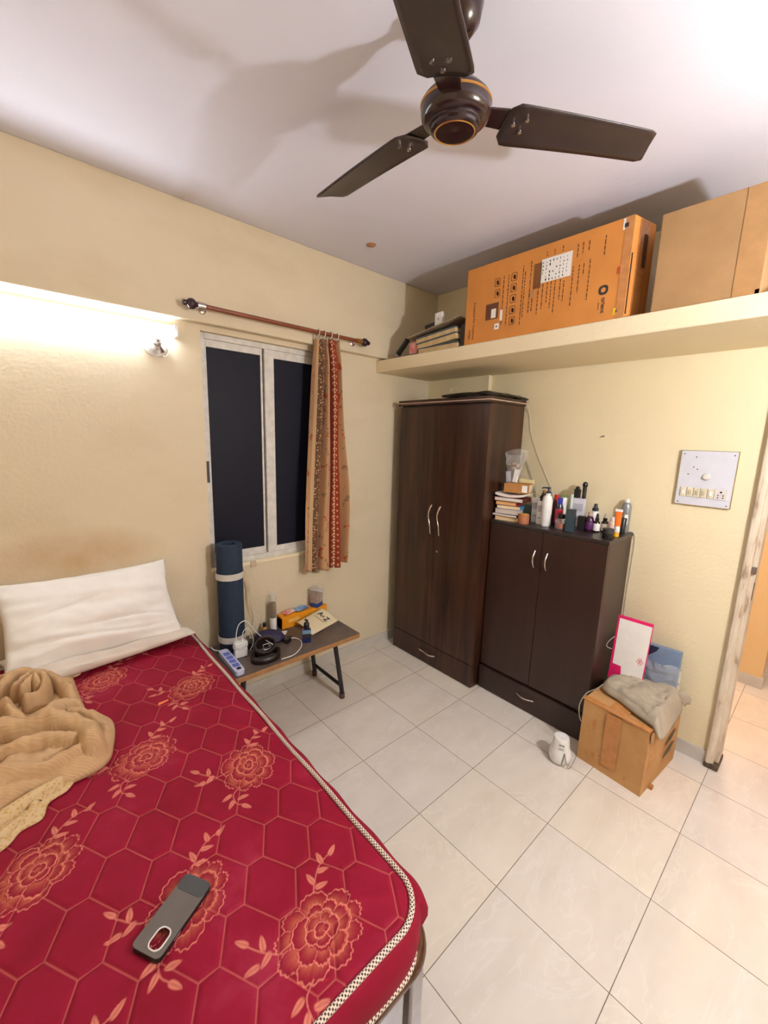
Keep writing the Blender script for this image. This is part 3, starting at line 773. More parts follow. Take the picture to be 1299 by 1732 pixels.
m_bl = NT('beige_ribbed_blanket_cloth'); co = m_bl.coord()
sepc = m_bl.node('ShaderNodeSeparateXYZ', i0=co)
wv = m_bl.math('SINE', m_bl.math('MULTIPLY', m_bl.math('ADD', sepc.outputs[1], m_bl.math('MULTIPLY', sepc.outputs[0], .5)), 900))
m_bl.base(m_bl.ramp(m_bl.noise(co, 9, 4), [(.3, lin((206, 172, 132))), (.7, lin((186, 150, 110)))])); m_bl.set(Roughness=.9); m_bl.setin(m_bl.b, 'Specular IOR Level', .1)
m_bl.bump(m_bl.math('ADD', wv, m_bl.noise(co, 400, 2)), .25, .0012); m_bl = m_bl.m
m_gb = NT('gold_patterned_blanket_border'); co = m_gb.coord()
vo = m_gb.node('ShaderNodeTexVoronoi', I_Vector=co, I_Scale=120.0)
m_gb.base(m_gb.ramp(vo.outputs[0], [(.2, lin((190, 150, 86))), (.5, lin((206, 178, 134)))])); m_gb.set(Roughness=.7); m_gb = m_gb.m
R1 = [(-2.69, -.516), (-2.676, -.613), (-2.637, -.68), (-2.591, -.684), (-2.55, -.657), (-2.505, -.656)]
R2 = [(-2.661, -.461), (-2.62, -.408), (-2.58, -.47), (-2.588, -.534), (-2.629, -.579)]
R3 = [(-2.696, -.404), (-2.655, -.318), (-2.602, -.345), (-2.542, -.457), (-2.509, -.586)]
R4 = [(-2.80, -.66), (-2.702, -.67), (-2.651, -.702), (-2.588, -.721), (-2.525, -.772), (-2.494, -.842), (-2.483, -.900)]
R5 = [(-2.75, -.89), (-2.662, -.893), (-2.603, -.915), (-2.561, -.906), (-2.505, -.89)]
R7 = [(-2.80, -.30), (-2.676, -.285), (-2.61, -.255), (-2.541, -.275), (-2.49, -.30)]
R8 = [(-2.52, -.68), (-2.476, -.737), (-2.438, -.80)]
ridges = [(R1, .026, .040), (R2, .022, .050), (R3, .028, .038), (R4, .040, .045), (R5, .024, .020), (R7, .022, .025), (R8, .02, .02),
          ([(-2.80, -.80), (-2.70, -.78), (-2.60, -.80), (-2.53, -.85)], .022, .030), ([(-2.9, -.5), (-2.8, -.42), (-2.74, -.45)], .04, .05), ([(-2.95, -.75), (-2.85, -.62), (-2.75, -.6)], .04, .05),
          ([(-2.64, -.50), (-2.61, -.46), (-2.60, -.50)], .018, .055)]
out = [(-2.95, -.25), (-2.80, -.19), (-2.70, -.225), (-2.58, -.235), (-2.50, -.30), (-2.487, -.44), (-2.478, -.60), (-2.448, -.67), (-2.414, -.745), (-2.43, -.86), (-2.465, -.945), (-2.555, -.965), (-2.66, -.955), (-2.80, -1.0), (-2.98, -.95), (-3.08, -.6)]
ridges = [(a, w_*.82, h_*1.35) for a, w_, h_ in ridges]
V, Fc, d = puffy(out, .633, .050, .09, ridges, .03, .04, .024, 110, 340, (-2.70, -.60), 2.0)
b = MB(); b.add(V, Fc); blk = thing('blanket', 'crumpled beige ribbed blanket heaped on the left of the mattress', 'blanket', (0, 0, 0))
b.build('cloth', m_bl, blk, smooth=True, solid=.004)
# golden border flaps of the blanket lying flat
V, Fc, d = puffy([(-2.86, -.90), (-2.66, -.90), (-2.545, -.93), (-2.56, -.985), (-2.605, -1.005), (-2.622, -1.055), (-2.665, -1.065), (-2.70, -1.10), (-2.80, -1.12), (-2.98, -1.05), (-2.98, -.94)], .634, .010, .03, [([(-2.9, -1.0), (-2.75, -1.01), (-2.66, -.985), (-2.58, -.96)], .018, .022), ([(-2.9, -1.06), (-2.74, -1.065), (-2.65, -1.03)], .010, .012), ([(-2.68, -1.08), (-2.64, -1.02), (-2.63, -.96)], .010, .012)], .02, .02, .006, 40, 160, seed=8)
b = MB(); b.add(V, Fc); b.build('border', m_gb, blk, smooth=True, solid=.003)['label'] = 'gold patterned border of the beige blanket'
V, Fc, d = puffy([(-2.66, -.235), (-2.56, -.215), (-2.495, -.26), (-2.462, -.315), (-2.50, -.335), (-2.58, -.30)], .640, .016, .02, [([(-2.62, -.25), (-2.54, -.262), (-2.48, -.31)], .016, .012)], .02, .02, .006, 30, 120, seed=4)
b = MB(); b.add(V, Fc); b.build('border', m_gb, blk, smooth=True, solid=.003)['label'] = 'gold patterned tip of the beige blanket by the pillow'

# orange paper scrap on mattress
b = MB(); b.prism([(-.026, -.006), (.024, .004), (.028, .012), (-.020, .010)], 0, .0012)
o = b.build('paper_scrap', M('orange_paper', (230, 120, 66), .7), loc=(-2.243, -.731, .6325), rot=(0, .05, .1)); tag(o, 'small orange paper scrap lying on the red mattress', 'paper scrap')

# phone case
ph = thing('phone_case', 'two-tone grey phone case lying face down on the mattress', 'phone case', (-2.4245, -1.5225, .6325), math.radians(30))
m_pc = M('grey_rubber_case', (98, 90, 86), .6, var=.05); m_pcd = M('dark_green_grey_end', (68, 70, 72), .65, var=.03); m_rim = M('black_case_rim', (22, 20, 22), .45)
Lc, Wc, Tc = .150, .072, .013
# outer ring wall
ro = rrect(Lc, Wc, .011); ri = rrect(Lc-.006, Wc-.006, .009); n = len(ro)
b = MB()
vs = [(x, y, 0) for x, y in ro]+[(x, y, Tc-.002) for x, y in ro]+[(x, y, 0) for x, y in ri]+[(x, y, Tc-.002) for x, y in ri]
fs = []
for i in range(n):
    j = (i+1) % n; fs += [(i, j, n+j, n+i), (2*n+j, 2*n+i, 3*n+i, 3*n+j), (j, i, 2*n+i, 2*n+j), (n+i, n+j, 3*n+j, 3*n+i)]
b.add(vs, fs); b.build('rim', m_rim, ph, bevel=.0015)
# back plate with camera hole, split in two tones by material index
hx0, hy0 = -.046, -.010
hole = [(hx0+x, hy0+y) for x, y in rrect(.040, .030, .012)]
def plate(z0, z1):
    b = MB(); no = len(ro); nh = len(hole)
    outer = sorted(rrect(Lc-.001, Wc-.001, .0105, 6), key=lambda p: math.atan2(p[1]-hy0, p[0]-hx0))
    A = []
    m_ = 72
    for k in range(m_):
        a = -PI+2*PI*k/m_; dx, dy = math.cos(a), math.sin(a)
        def hit(poly):
            bestt = None
            for i in range(len(poly)):
                (ax, ay), (bx_, by_) = poly[i], poly[(i+1) % len(poly)]
                ex, ey = bx_-ax, by_-ay; den = dx*ey-dy*ex
                if abs(den) < 1e-12: continue
                t = ((ax-hx0)*ey-(ay-hy0)*ex)/den; s = ((ax-hx0)*dy-(ay-hy0)*dx)/den
                if t > 0 and -1e-6 <= s <= 1+1e-6: bestt = t if bestt is None else max(bestt, t)
            return bestt
        tp_, th_ = hit(rrect(Lc-.001, Wc-.001, .0105, 6)), hit(hole)
        A.append(((hx0+dx*th_, hy0+dy*th_), (hx0+dx*tp_, hy0+dy*tp_)))
    vs = [(p[0], p[1], z) for z in (z0, z1) for pr in A for p in pr]
    fs = []
    for k in range(m_):
        j = (k+1) % m_; a, c = 2*k, 2*k+1; a2, c2 = 2*j, 2*j+1; T = 2*m_
        fs += [(T+a, T+c, T+c2, T+a2), (a, a2, c2, c), (a, T+a, T+a2, a2), (c, c2, T+c2, T+c)]
    b.add(vs, fs); return b
plate(Tc-.0022, Tc).build('back_plate', m_pc, ph, bevel=.0006)
b = MB(); b.prism([(x, y) for x, y in rrect(.034, Wc-.001, .010)], Tc+.0001, Tc+.0006); b.build('end_band', m_pcd, ph, loc=(.0575, 0, 0))['label'] = 'darker green-grey band at the end of the case'
b = MB(); b.tube([(x, y, Tc+.0005) for x, y in hole], .0016, 8, closed=True); b.build('camera_ring', M('white_metal_ring', (244, 240, 236), .25, metal=.3), ph, smooth=True)
bx(-.036, -.018, -Wc/2-.0008, -Wc/2+.001, .004, .008).build('side_button', m_chrome, ph, bevel=.0005)

# ------------------------------------------------------------------ bench
BX0, BX1, BY0, BY1, BZ = -1.86, -1.035, -.432, -.012, .42
bench = thing('bench', 'low brown-topped bench with wood edging and black legs below the window', 'bench', ((BX0+BX1)/2, (BY0+BY1)/2, 0))
hw, hd = (BX1-BX0)/2, (BY1-BY0)/2
m_bt = M('scuffed_brown_laminate', (98, 84, 76), .42, var=.12, vscale=18); m_be = M('light_wood_edge', (164, 116, 70), .5, var=.1, vscale=25)
m_leg = M('black_metal_leg', (30, 27, 28), .4, var=.1); m_foot = M('brown_rubber_foot', (96, 66, 54), .7)
tb = bx(-hw+.008, hw-.008, -hd+.008, hd-.008, BZ-.026, BZ).build('tabletop', m_bt, bench, bevel=.001)
b = MB(); b.prism(rrect(2*hw, 2*hd, .022), BZ-.027, BZ-.0015); b.build('edge_band', m_be, tb, bevel=.004)
for ex, fx in ((hw-.165, hw-.120), (-hw+.075, -hw+.035)):
    for sy2, foot in ((-1, -hd+.034), (1, hd-.06)):
        b = MB(); topy = sy2*(hd-.06)
        b.tube([(ex, topy, BZ-.02), (fx, foot, .030)], .0145, 4 if False else 12); b.build('leg', m_leg, bench, smooth=True)
        b = MB(); b.tube([(fx-.002, foot, .036), (fx, foot, .0)], .0175, 12); b.build('foot_cap', m_foot, bench, smooth=True)
    b = MB(); f2 = fx+(ex-fx)*.15
    b.tube([(f2, -hd+.036, .085), (f2, hd-.06, .085)], .0115, 12); b.build('crossbar', m_leg, bench, smooth=True)
    b = MB(); b.tube([(ex, -hd+.03, BZ-.035), (ex, hd-.03, BZ-.035)], .0115, 10); b.build('top_bar', m_leg, bench, smooth=True)

# yoga mat
mat_ = thing('yoga_mat', 'rolled navy yoga mat with pale bands standing on the bench', 'yoga mat', (-1.735, -.100, BZ), .3)
m_mat = M('navy_foam', (42, 54, 72), .8, var=.06, vscale=40, bump=.15, bscale=400, spec=.2)
pin = []; pout = []; T = .0065; turns = 5.2; NN = 300
for k in range(NN+1):
    a = turns*2*PI*k/NN; r = .0335+(.0705-.0335)*k/NN
    if k < 18: r -= .014*(1-k/18)
    pin.append(((r-T/2)*math.cos(a), (r-T/2)*math.sin(a))); pout.append(((r+T/2)*math.cos(a), (r+T/2)*math.sin(a)))
vs = [(x, y, z) for z in (0, .628) for x, y in pin+pout]; n1 = NN+1; T2 = 2*n1; fs = []
for k in range(NN):
    fs += [(k+1, k, T2+k, T2+k+1), (n1+k, n1+k+1, T2+n1+k+1, T2+n1+k), (T2+k, T2+n1+k, T2+n1+k+1, T2+k+1), (k, k+1, n1+k+1, n1+k)]
fs += [(0, n1, T2+n1, T2), (n1-1, T2+n1-1, T2+n1+n1-1, n1+n1-1)]
b = MB(); b.add(vs, fs); b.build('roll', m_mat, mat_, smooth=True)
m_band = M('pale_grey_strap', (206, 200, 190), .7)
for z in (.058, .432):
    b = MB(); b.lathe([(.0742, z), (.0758, z), (.0758, z+.036), (.0742, z+.036), (.0742, z)], 48); b.build('band', m_band, mat_, smooth=True)
st = [(.072, -.03, .45), (.082, -.03, .40), (.094, -.032, .33), (.092, -.034, .27), (.104, -.036, .20), (.118, -.036, .145), (.108, -.036, .09), (.098, -.04, .04), (.105, -.05, .004)]
C = catmull(st, 6); vs = []; fs = []
for i, p in enumerate(C):
    tw = .6*math.sin(i*.12); vs += [p+Vector((-.014*math.cos(tw), .014*math.sin(tw), 0)), p+Vector((.014*math.cos(tw), -.014*math.sin(tw), 0))]
    if i: fs.append((2*i-2, 2*i-1, 2*i+1, 2*i))
b = MB(); b.add(vs, fs); b.build('carry_strap', M('beige_webbing', (200, 180, 148), .85), mat_, smooth=True, solid=.002)

# power strip
ps = thing('power_strip', 'white power strip with blue sockets on the bench beside the mattress', 'power strip', (-1.812, -.275, BZ), math.radians(90-2))
b = MB(); b.prism(rrect(.27, .052, .018), 0, .030); b.build('housing', M('lilac_white_plastic', (206, 208, 232), .35, var=.02), ps, bevel=.004)
m_blue = M('blue_socket', (112, 124, 200), .4)
for k in range(4):
    x = -.070+k*.046
    b = MB(); b.prism(rrect(.036, .034, .005), .030, .032); o = b.build('socket', m_blue, ps, loc=(x, 0, 0))
    b = MB()
    for p in ((-.009, 0), (.006, .008), (.006, -.008)): b.lathe([(.0028, .032), (.0028, .0325)], 10, (p[0], p[1], 0))
    b.build('holes', m_black, o)
b = MB(); b.box(-.122, -.104, -.010, .010, .030, .036); b.build('switch', m_black, ps, bevel=.002)
b = MB(); b.lathe([(.006, .030), (.006, .032)], 14, (-.135, .0, 0)); 
b = MB(); b.tube(catmull([(.130, 0, .016), (.16, .012, .012), (.19, .03, .010), (.225, .035, .012)], 6), .0035, 8); b.build('cord', m_white, ps, smooth=True)
# charger
ch = thing('phone_charger', 'white charger block with looped white cables beside the yoga mat', 'charger', (-1.738, -.225, BZ), math.radians(-8))
bx(-.034, .036, -.018, .018, .000, .052).build('adapter', m_white, ch, bevel=.005, seg=3)
b = MB(); b.prism(rrect(.074, .044, .01), .066, .088); b.build('adapter_head', m_white, ch, bevel=.004)
b = MB()
for k, r in enumerate((.036, .038, .037, .039)):
    z = .052+.005*k; b.tube([(r*math.cos(a)+.002*math.sin(3*a+k), .6*r*math.sin(a), z+.003*math.sin(2*a+k)) for a in [2*PI*i/28 for i in range(28)]], .0022, 8, closed=True)
b.build('coiled_cable', m_white, ch, smooth=True)
b = MB(); b.tube(catmull([(-.020, 0, .088), (-.021, 0, .13), (-.008, .0, .185), (.018, 0, .206), (.045, 0, .195), (.085, .0, .13), (.15, -.01, .055), (.185, -.02, .03)], 8), .0022, 8); b.build('cable', m_white, ch, smooth=True)
b = MB(); b.tube(catmull([(.012, 0, .088), (.012, 0, .12), (.022, .0, .150), (.045, 0, .158), (.062, 0, .13), (.075, .01, .06), (.06, .03, .006)], 8), .0022, 8); b.build('cable', m_white, ch, smooth=True)
for x in (-.020, .012):
    b = MB(); b.tube([(x, 0, .089), (x, 0, .106)], .0042, 10); b.build('plug', m_white, ch, smooth=True)
# black adapter next to it
ba = thing('black_adapter', 'black plug adapter tipped between the charger and the belt', 'adapter', (-1.652, -.172, BZ), .9)
bx(-.03, .03, -.02, .02, .0, .045).build('block', m_black, ba, bevel=.006, seg=3)
b = MB(); b.tube([(-.01, -.02, .02), (-.01, -.034, .02)], .0025, 8); b.tube([(.01, -.02, .02), (.01, -.034, .02)], .0025, 8); b.build('prongs', m_chrome, ba)
# belt
belt = thing('belt', 'coiled dark brown leather belt on the bench', 'belt', (-1.640, -.335, BZ))
m_belt = M('dark_brown_leather', (38, 24, 22), .38, var=.1, vscale=60)
def ribbon(path, wvec, width):
    vs = []; fs = []
    for i, p in enumerate(path):
        p = Vector(p); wv2 = Vector(wvec(i/len(path))).normalized()*width/2; vs += [p-wv2, p+wv2]
        if i: fs.append((2*i-2, 2*i-1, 2*i+1, 2*i))
    return vs, fs
pth = []
for k in range(150):
    a = 2*PI*2.6*k/149; r = .088-.020*k/149; pth.append((r*math.cos(a), .72*r*math.sin(a), .018+.001*k/149))
vs, fs = ribbon(pth, lambda t: (0, 0, 1), .034); b = MB(); b.add(vs, fs); b.build('outer_coil', m_belt, belt, smooth=True, solid=.0035)
pth = []
for k in range(110):
    a = 2*PI*1.9*k/109+.4; r = .064-.010*k/109; pth.append((.006+r*math.cos(a), .012+.55*r*math.sin(a)+.010, .066+.72*r*math.sin(a)*.75))
vs, fs = ribbon(pth, lambda t: (.15, -.45, .8), .032); b = MB(); b.add(vs, fs); b.build('upper_coil', m_belt, belt, smooth=True, solid=.0035)
b = MB(); b.tube([(x+.02, y*.6+.03, .052+y*.5) for x, y in rrect(.036, .04, .006)], .0022, 8, closed=True); b.build('buckle', m_steel, belt, smooth=True)
# navy case
nc = thing('navy_case', 'domed navy blue case behind the belt', 'case', (-1.530, -.155, BZ), math.radians(-35))
m_navy = M('deep_navy_cloth', (42, 36, 74), .6, var=.06)
b = MB(); b.lathe([(0, .0), (.080, .0), (.092, .012), (.092, .024), (.078, .046), (.045, .060), (.0, .066)], 36, sx=1.0, sy=.62); b.build('shell', m_navy, nc, smooth=True)
b = MB(); b.tube([(.0925*math.cos(a), .62*.0925*math.sin(a), .018) for a in [2*PI*i/40 for i in range(40)]], .002, 6, closed=True); b.build('zip', m_black, nc, smooth=True)
# sunglasses-like dark box next to case -> black wallet
wlt = bx(-.042, .042, -.006, .006, 0, .072).build('wallet', m_black, loc=(-1.612, -.226, BZ+.0), rot=(0, 0, .25), bevel=.003); tag(wlt, 'black wallet standing on edge between the belt and navy case', 'wallet')
# black plug with white cable
pg = thing('cable_plug', 'black plug on the bench with a white cable curling to the belt', 'plug', (-1.455, -.243, BZ), .6)
bx(-.026, .026, -.016, .016, 0, .032).build('plug_body', m_black, pg, bevel=.005, seg=3)
b = MB(); lp = Matrix.Rotation(-.6, 4, 'Z')
wp = [(-1.432, -.246, .438), (-1.41, -.250, .436), (-1.387, -.268, .4245), (-1.395, -.305, .4235), (-1.43, -.355, .4235), (-1.50, -.402, .4235), (-1.58, -.402, .4235)]
b.tube(catmull([lp @ (Vector(p)-Vector((-1.455, -.243, BZ))) for p in wp], 8), .0024, 8); b.build('cable', m_white, pg, smooth=True)
# cologne bottle
cb = thing('cologne_bottle', 'square blue glass cologne bottle with black cap on the bench', 'bottle', (-1.364, -.312, BZ), math.radians(-28))
bx(-.026, .026, -.014, .014, 0, .086).build('glass_body', M('deep_blue_glass', (24, 38, 92), .08, var=.05, coat=.5), cb, bevel=.004, seg=3)
bx(-.0265, .0265, -.0145, .0145, .052, .084).build('upper_glass', M('pale_blue_glass', (108, 142, 170), .08, coat=.5), cb, bevel=.004, seg=3)
bx(-.022, .022, -.0152, -.0142, .030, .058).build('front_label', m_inkd, cb)
b = MB(); b.lathe([(.010, .086), (.010, .092), (.0165, .093), (.0175, .10), (.0165, .122), (.012, .127), (0, .128)], 24); b.build('cap', m_black, cb, smooth=True)

# orange box
ob = thing('orange_box', 'long bright orange carton against the wall on the bench', 'box', (-1.232, -.046, BZ), math.radians(0))
m_or = M('bright_orange_card', (242, 156, 24), .45, var=.03); 
bx(-.172, .172, -.034, .034, 0, .083).build('carton', m_or, ob, bevel=.002)
bx(-.172, -.168, -.0345, .0345, .002, .070).build('end_flap', M('deeper_orange_card', (226, 128, 16), .5), ob)
b = MB(); b.prism([(x-.085, y+.048) for x, y in rrect(.085, .020, .009)], -.0355, -.0343, mat=Matrix(((1, 0, 0, 0), (0, 0, 1, 0), (0, 1, 0, 0), (0, 0, 0, 1)))); b.build('printed_oval', M('pale_orange_print', (250, 196, 110), .5), ob)
# packets on the orange box
def packet(name, loc, rz, w, d, m, label, seed):
    V = []; Fc = []; n = 14
    for side in (1, -1):
        for j in range(n+1):
            for i in range(n+1):
                u = -1+2*i/n; v = -1+2*j/n; h = .010*((1-u**4)*(1-v**4))**.5+.006*inoise((u, v), 2.5, seed)*(1 if side > 0 else 0)
                V.append((w/2*u, d/2*v*(1+.1*inoise((u, 0), 2, seed)), .008+(h if side > 0 else -.007*((1-u**4)*(1-v**4))**.5)))
    N = (n+1)**2
    for s in (0, 1):
        for j in range(n):
            for i in range(n):
                a = s*N+j*(n+1)+i; f = (a, a+1, a+n+2, a+n+1); Fc.append(f if s == 0 else f[::-1])
    b = MB(); b.add(V, Fc); o = b.build(name, m, loc=loc, rot=(0, 0, rz), smooth=True)
    return tag(o, label, 'wrapper')
packet('snack_packet', (-1.335, -.042, BZ+.084), .3, .085, .05, M('red_white_foil', (214, 64, 46), .3, col2=(230, 220, 212), vscale=30), 'crumpled red and white wrapper on the left of the orange box', 1)
packet('snack_packet', (-1.245, -.042, BZ+.084), .15, .10, .055, M('pale_blue_foil', (150, 190, 220), .25, col2=(52, 86, 150), vscale=22), 'crumpled light blue wrapper in the middle of the orange box', 2)
# clear jar with brown contents
jr = thing('plastic_jar', 'squarish clear jar with brown snack and blue base on the orange box', 'jar', (-1.125, -.048, BZ+.083), .4)
hexa = rrect(.078, .066, .012, 3)
b = MB(); b.prism([(x*.96, y*.96) for x, y in hexa], 0, .030); b.build('blue_base', M('blue_jar_band', (36, 62, 132), .3), jr, bevel=.003)
b = MB(); b.prism([(x*.93, y*.93) for x, y in hexa], .0302, .088); b.build('contents', M('brown_snack', (176, 128, 96), .8, var=.2, vscale=70), jr, bevel=.003)
b = MB(); b.prism(hexa, .0302, .118); b.build('jar_wall', clear('clear_jar_plastic', opacity=.12), jr, bevel=.003)
b = MB(); b.prism([(x*1.02, y*1.02) for x, y in hexa], .1185, .128); b.build('lid', clear('cloudy_lid', (226, 214, 204), .55), jr, bevel=.004)
# tall tube jar
tj = thing('spice_tube', 'tall clear tube of brown seeds with white bottom by the wall', 'jar', (-1.450, -.050, BZ))
b = MB(); b.lathe([(.0205, 0), (.0215, .002), (.0215, .088), (.0205, .09)], 24); b.build('white_label', m_white, tj, smooth=True)
b = MB(); b.lathe([(.0185, .091), (.0195, .093), (.0195, .186), (.018, .188)], 24); b.build('seeds', M('brown_seeds', (128, 92, 38), .8, var=.25, vscale=120), tj, smooth=True)
b = MB(); b.lathe([(.0208, .0905), (.0212, .235), (.018, .246), (.0, .248)], 24); b.build('tube_wall', clear('clear_tube', opacity=.10), tj, smooth=True)
# small amber bottle
am = thing('small_amber_bottle', 'tiny amber oil bottle with black cap left of the seed tube', 'bottle', (-1.510, -.050, BZ))
b = MB(); b.lathe([(.016, 0), (.017, .003), (.017, .034), (.008, .044), (.008, .048)], 20); b.build('amber_glass', M('amber_glass', (178, 130, 70), .15, var=.1), am, smooth=True)
b = MB(); b.lathe([(.011, .046), (.012, .048), (.012, .066), (.010, .069), (0, .069)], 20); b.build('cap', m_black, am, smooth=True)
# paper bit & orange peel
b = MB(); b.prism([(-.025, -.02), (.022, -.026), (.03, .012), (-.018, .022)], 0, .0015); o = b.build('folded_note', m_paper, loc=(-1.412, -.122, BZ+.001), rot=(.12, .10, .2)); tag(o, 'folded white note beside the navy case', 'paper')
b = MB(); b.prism(rrect(.03, .018, .005), 0, .012); o = b.build('orange_wrapper', M('orange_brown_wrapper', (206, 124, 58), .5), loc=(-1.462, -.100, BZ), rot=(0, 0, .5), bevel=.003); tag(o, 'small orange-brown sachet in front of the seed tube', 'wrapper')
# printed page "A to Z"
pgr = thing('paper_bag', 'cream paper bag printed A to Z leaning on the orange box', 'paper bag', (-1.21, -.19, BZ))
O = Vector((-1.21, -.19, BZ))
P1, P2, P3, P4 = Vector((-1.318, -.112, .458)), Vector((-1.128, -.118, .506)), Vector((-1.093, -.262, .462)), Vector((-1.298, -.272, .427))
V = []; Fc = []; n = 16
for j in range(n+1):
    for i in range(n+1):
        u = i/n; v = j/n   # u along bottom->top (up), v left->right
        p = P1.lerp(P2, u).lerp(P4.lerp(P3, u), v); p = p+Vector((0, 0, -.012*math.sin(PI*v)*math.sin(PI*u)*0 + .010*math.sin(PI*v)))
        V.append(p-O)
for j in range(n):
    for i in range(n): a = j*(n+1)+i; Fc.append((a, a+n+1, a+n+2, a+1))
b = MB(); b.add(V, Fc); b.build('paper', M('cream_paper', (226, 210, 172), .7, var=.02), pgr, smooth=True, solid=.003)
right = (P3-P2+P4-P1).normalized(); up = (P2-P1+P3-P4).normalized()
def pgm(u, v, lift=.0135):
    p = P1.lerp(P2, u).lerp(P4.lerp(P3, u), v)-O; fr_ = frame(right, up, p); nrm = Vector((fr_[0][2], fr_[1][2], fr_[2][2])); 
    fr_.translation = p+nrm*(.0042+.010*math.sin(PI*v)); return fr_
text('A', .050, m_inkd, pgr, pgm(.76, .30), bold=.0006); text('to', .026, m_inkd, pgr, pgm(.74, .50)); text('Z', .050, m_inkd, pgr, pgm(.72, .70), bold=.0006)
b = MB(); b.box(-.045, .045, -.001, .001, 0, .0004); o = b.build('printed_line', m_inkd, pgr); o.matrix_local = pgm(.57, .5)
b = MB(); b.box(-.014, .014, -.008, .008, 0, .0004); o = b.build('printed_mark', m_inkd, pgr); o.matrix_local = pgm(.25, .22)

# ------------------------------------------------------------------ wardrobe
WD = thing('wardrobe', 'tall glossy walnut-brown two-door wardrobe in the corner', 'wardrobe', (-.235, -.486, 0))
WX, WY = .198, .384       # half sizes; front at local -x
bx(-WX+.018, WX-.005, -WY, WY, .0, 1.885).build('body', m_ward, WD, bevel=.003)
def s_handle(parent, loc, h, axis, m=m_chrome, wav=.010):
    pts = []
    for k in range(25):
        t = -1+2*k/24; off = wav*math.sin(PI*t*1.0+.3)*(1-.3*abs(t)); st_ = .020*(1-abs(t)**3)
        pts.append((-st_-.002, off, h/2*t) if axis == 'z' else (-st_-.002, h/2*t, off*.4))
    b = MB(); b.tube(pts, [.0035+.0035*abs(-1+2*k/24)**.7 for k in range(25)], 10)
    for e in (0, 24): b.tube([pts[e], (pts[e][0]+.006, pts[e][1], pts[e][2])], .006, 10)
    return b.build('handle', m, parent, loc=loc, smooth=True)
for s in (1, -1):
    a, c = sorted((s*.0015, s*WY)); c -= 0
    d_ = bx(-WX, -WX+.0175, a, c, .165, 1.873).build('door', m_ward, WD, bevel=.0025)
    s_handle(d_, (-WX, s*.040, 1.10), .20, 'z')
    if s < 0:
        b = MB(); b.lathe([(.009, 0), (.009, .004), (.004, .005)], 16, mat=Matrix.Translation((-WX, -.032, .882)) @ Matrix.Rotation(-PI/2, 4, 'Y')); b.build('lock', m_chrome, d_, smooth=True)
dr = bx(-WX, -WX+.0175, -WY, WY, .004, .160).build('drawer', m_ward, WD, bevel=.0025)
s_handle(dr, (-WX, .015, .096), .15, 'y', wav=.012)
bx(-WX-.012, WX, -WY-.006, WY+.012, 1.885, 1.898).build('top_board', m_ward, WD, bevel=.002)
bx(-WX-.013, WX, -WY-.008, WY+.013, 1.898, 1.904).build('pale_stripe', M('pale_pink_strip', (198, 170, 150), .4), WD)
bx(-WX-.012, WX, -WY-.006, WY+.012, 1.904, 1.922).build('top_board', m_ward, WD, bevel=.002)

# black sheet on top of wardrobe
V = []; Fc = []; n = 28
for j in range(n+1):
    for i in range(n+1):
        u = i/n; v = j/n; x = -.452+.42*u; y = -.50-.385*v
        edge_ = max(abs(2*u-1), abs(2*v-1)); z = 1.934+.016*(1-edge_**8)+.004*inoise((u*3, v*3), 2, 4)-.006*(v > .9)*abs(2*u-1)
        V.append((x+.01*inoise((v, 0), 4, 7), y, z))
for j in range(n):
    for i in range(n): a = j*(n+1)+i; Fc.append((a, a+n+1, a+n+2, a+1))
b = MB(); b.add(V, Fc); o = b.build('plastic_sheet', m_blackgloss, smooth=True, solid=.010); tag(o, 'folded glossy black sheet lying on top of the wardrobe', 'sheet')
b = MB(); rg = random.Random(4)
for k in range(7):
    p = Vector((-.42+rg.uniform(0, .05), -.52-rg.uniform(0, .15), 1.962)); pts = [p]
    for q in range(5): p = p+Vector((rg.uniform(-.02, .02), rg.uniform(-.035, .03), rg.uniform(-.004, .014))); pts.append(Vector((p.x, p.y, max(1.960, p.z))))
    b.tube(catmull(pts, 5), .0011, 5)
o = b.build('string_tangle', M('cream_string', (214, 196, 160), .8), smooth=True); tag(o, 'loose tangle of cream string on the black sheet', 'string')
def cord(name, pts, r, m, label):
    b = MB(); b.tube(catmull(pts, 8), r, 8); o = b.build(name, m, smooth=True); return tag(o, label, 'cord')
cord('cord', [(-.03, -.880, 1.90), (-.008, -.888, 1.84), (-.008, -.911, 1.724), (-.008, -.966, 1.59), (-.008, -1.037, 1.46), (-.008, -1.102, 1.332), (-.010, -1.13, 1.20)], .0016, m_offw, 'thin white cord hanging from the wardrobe top down the wall')
cord('cord', [(-.02, -.879, 1.58), (-.008, -.893, 1.53), (-.008, -.913, 1.489), (-.008, -.979, 1.337), (-.010, -.99, 1.22)], .0015, M('grey_cord', (150, 136, 112), .6), 'short grey cord on the wall right of the wardrobe')
cord('cord', [(-.03, -1.567, 1.172), (-.012, -1.585, 1.174), (-.008, -1.605, 1.14), (-.008, -1.606, .97), (-.008, -1.602, .80), (-.01, -1.61, .55)], .0018, m_offw, 'thin cord dropping behind the right side of the cabinet')

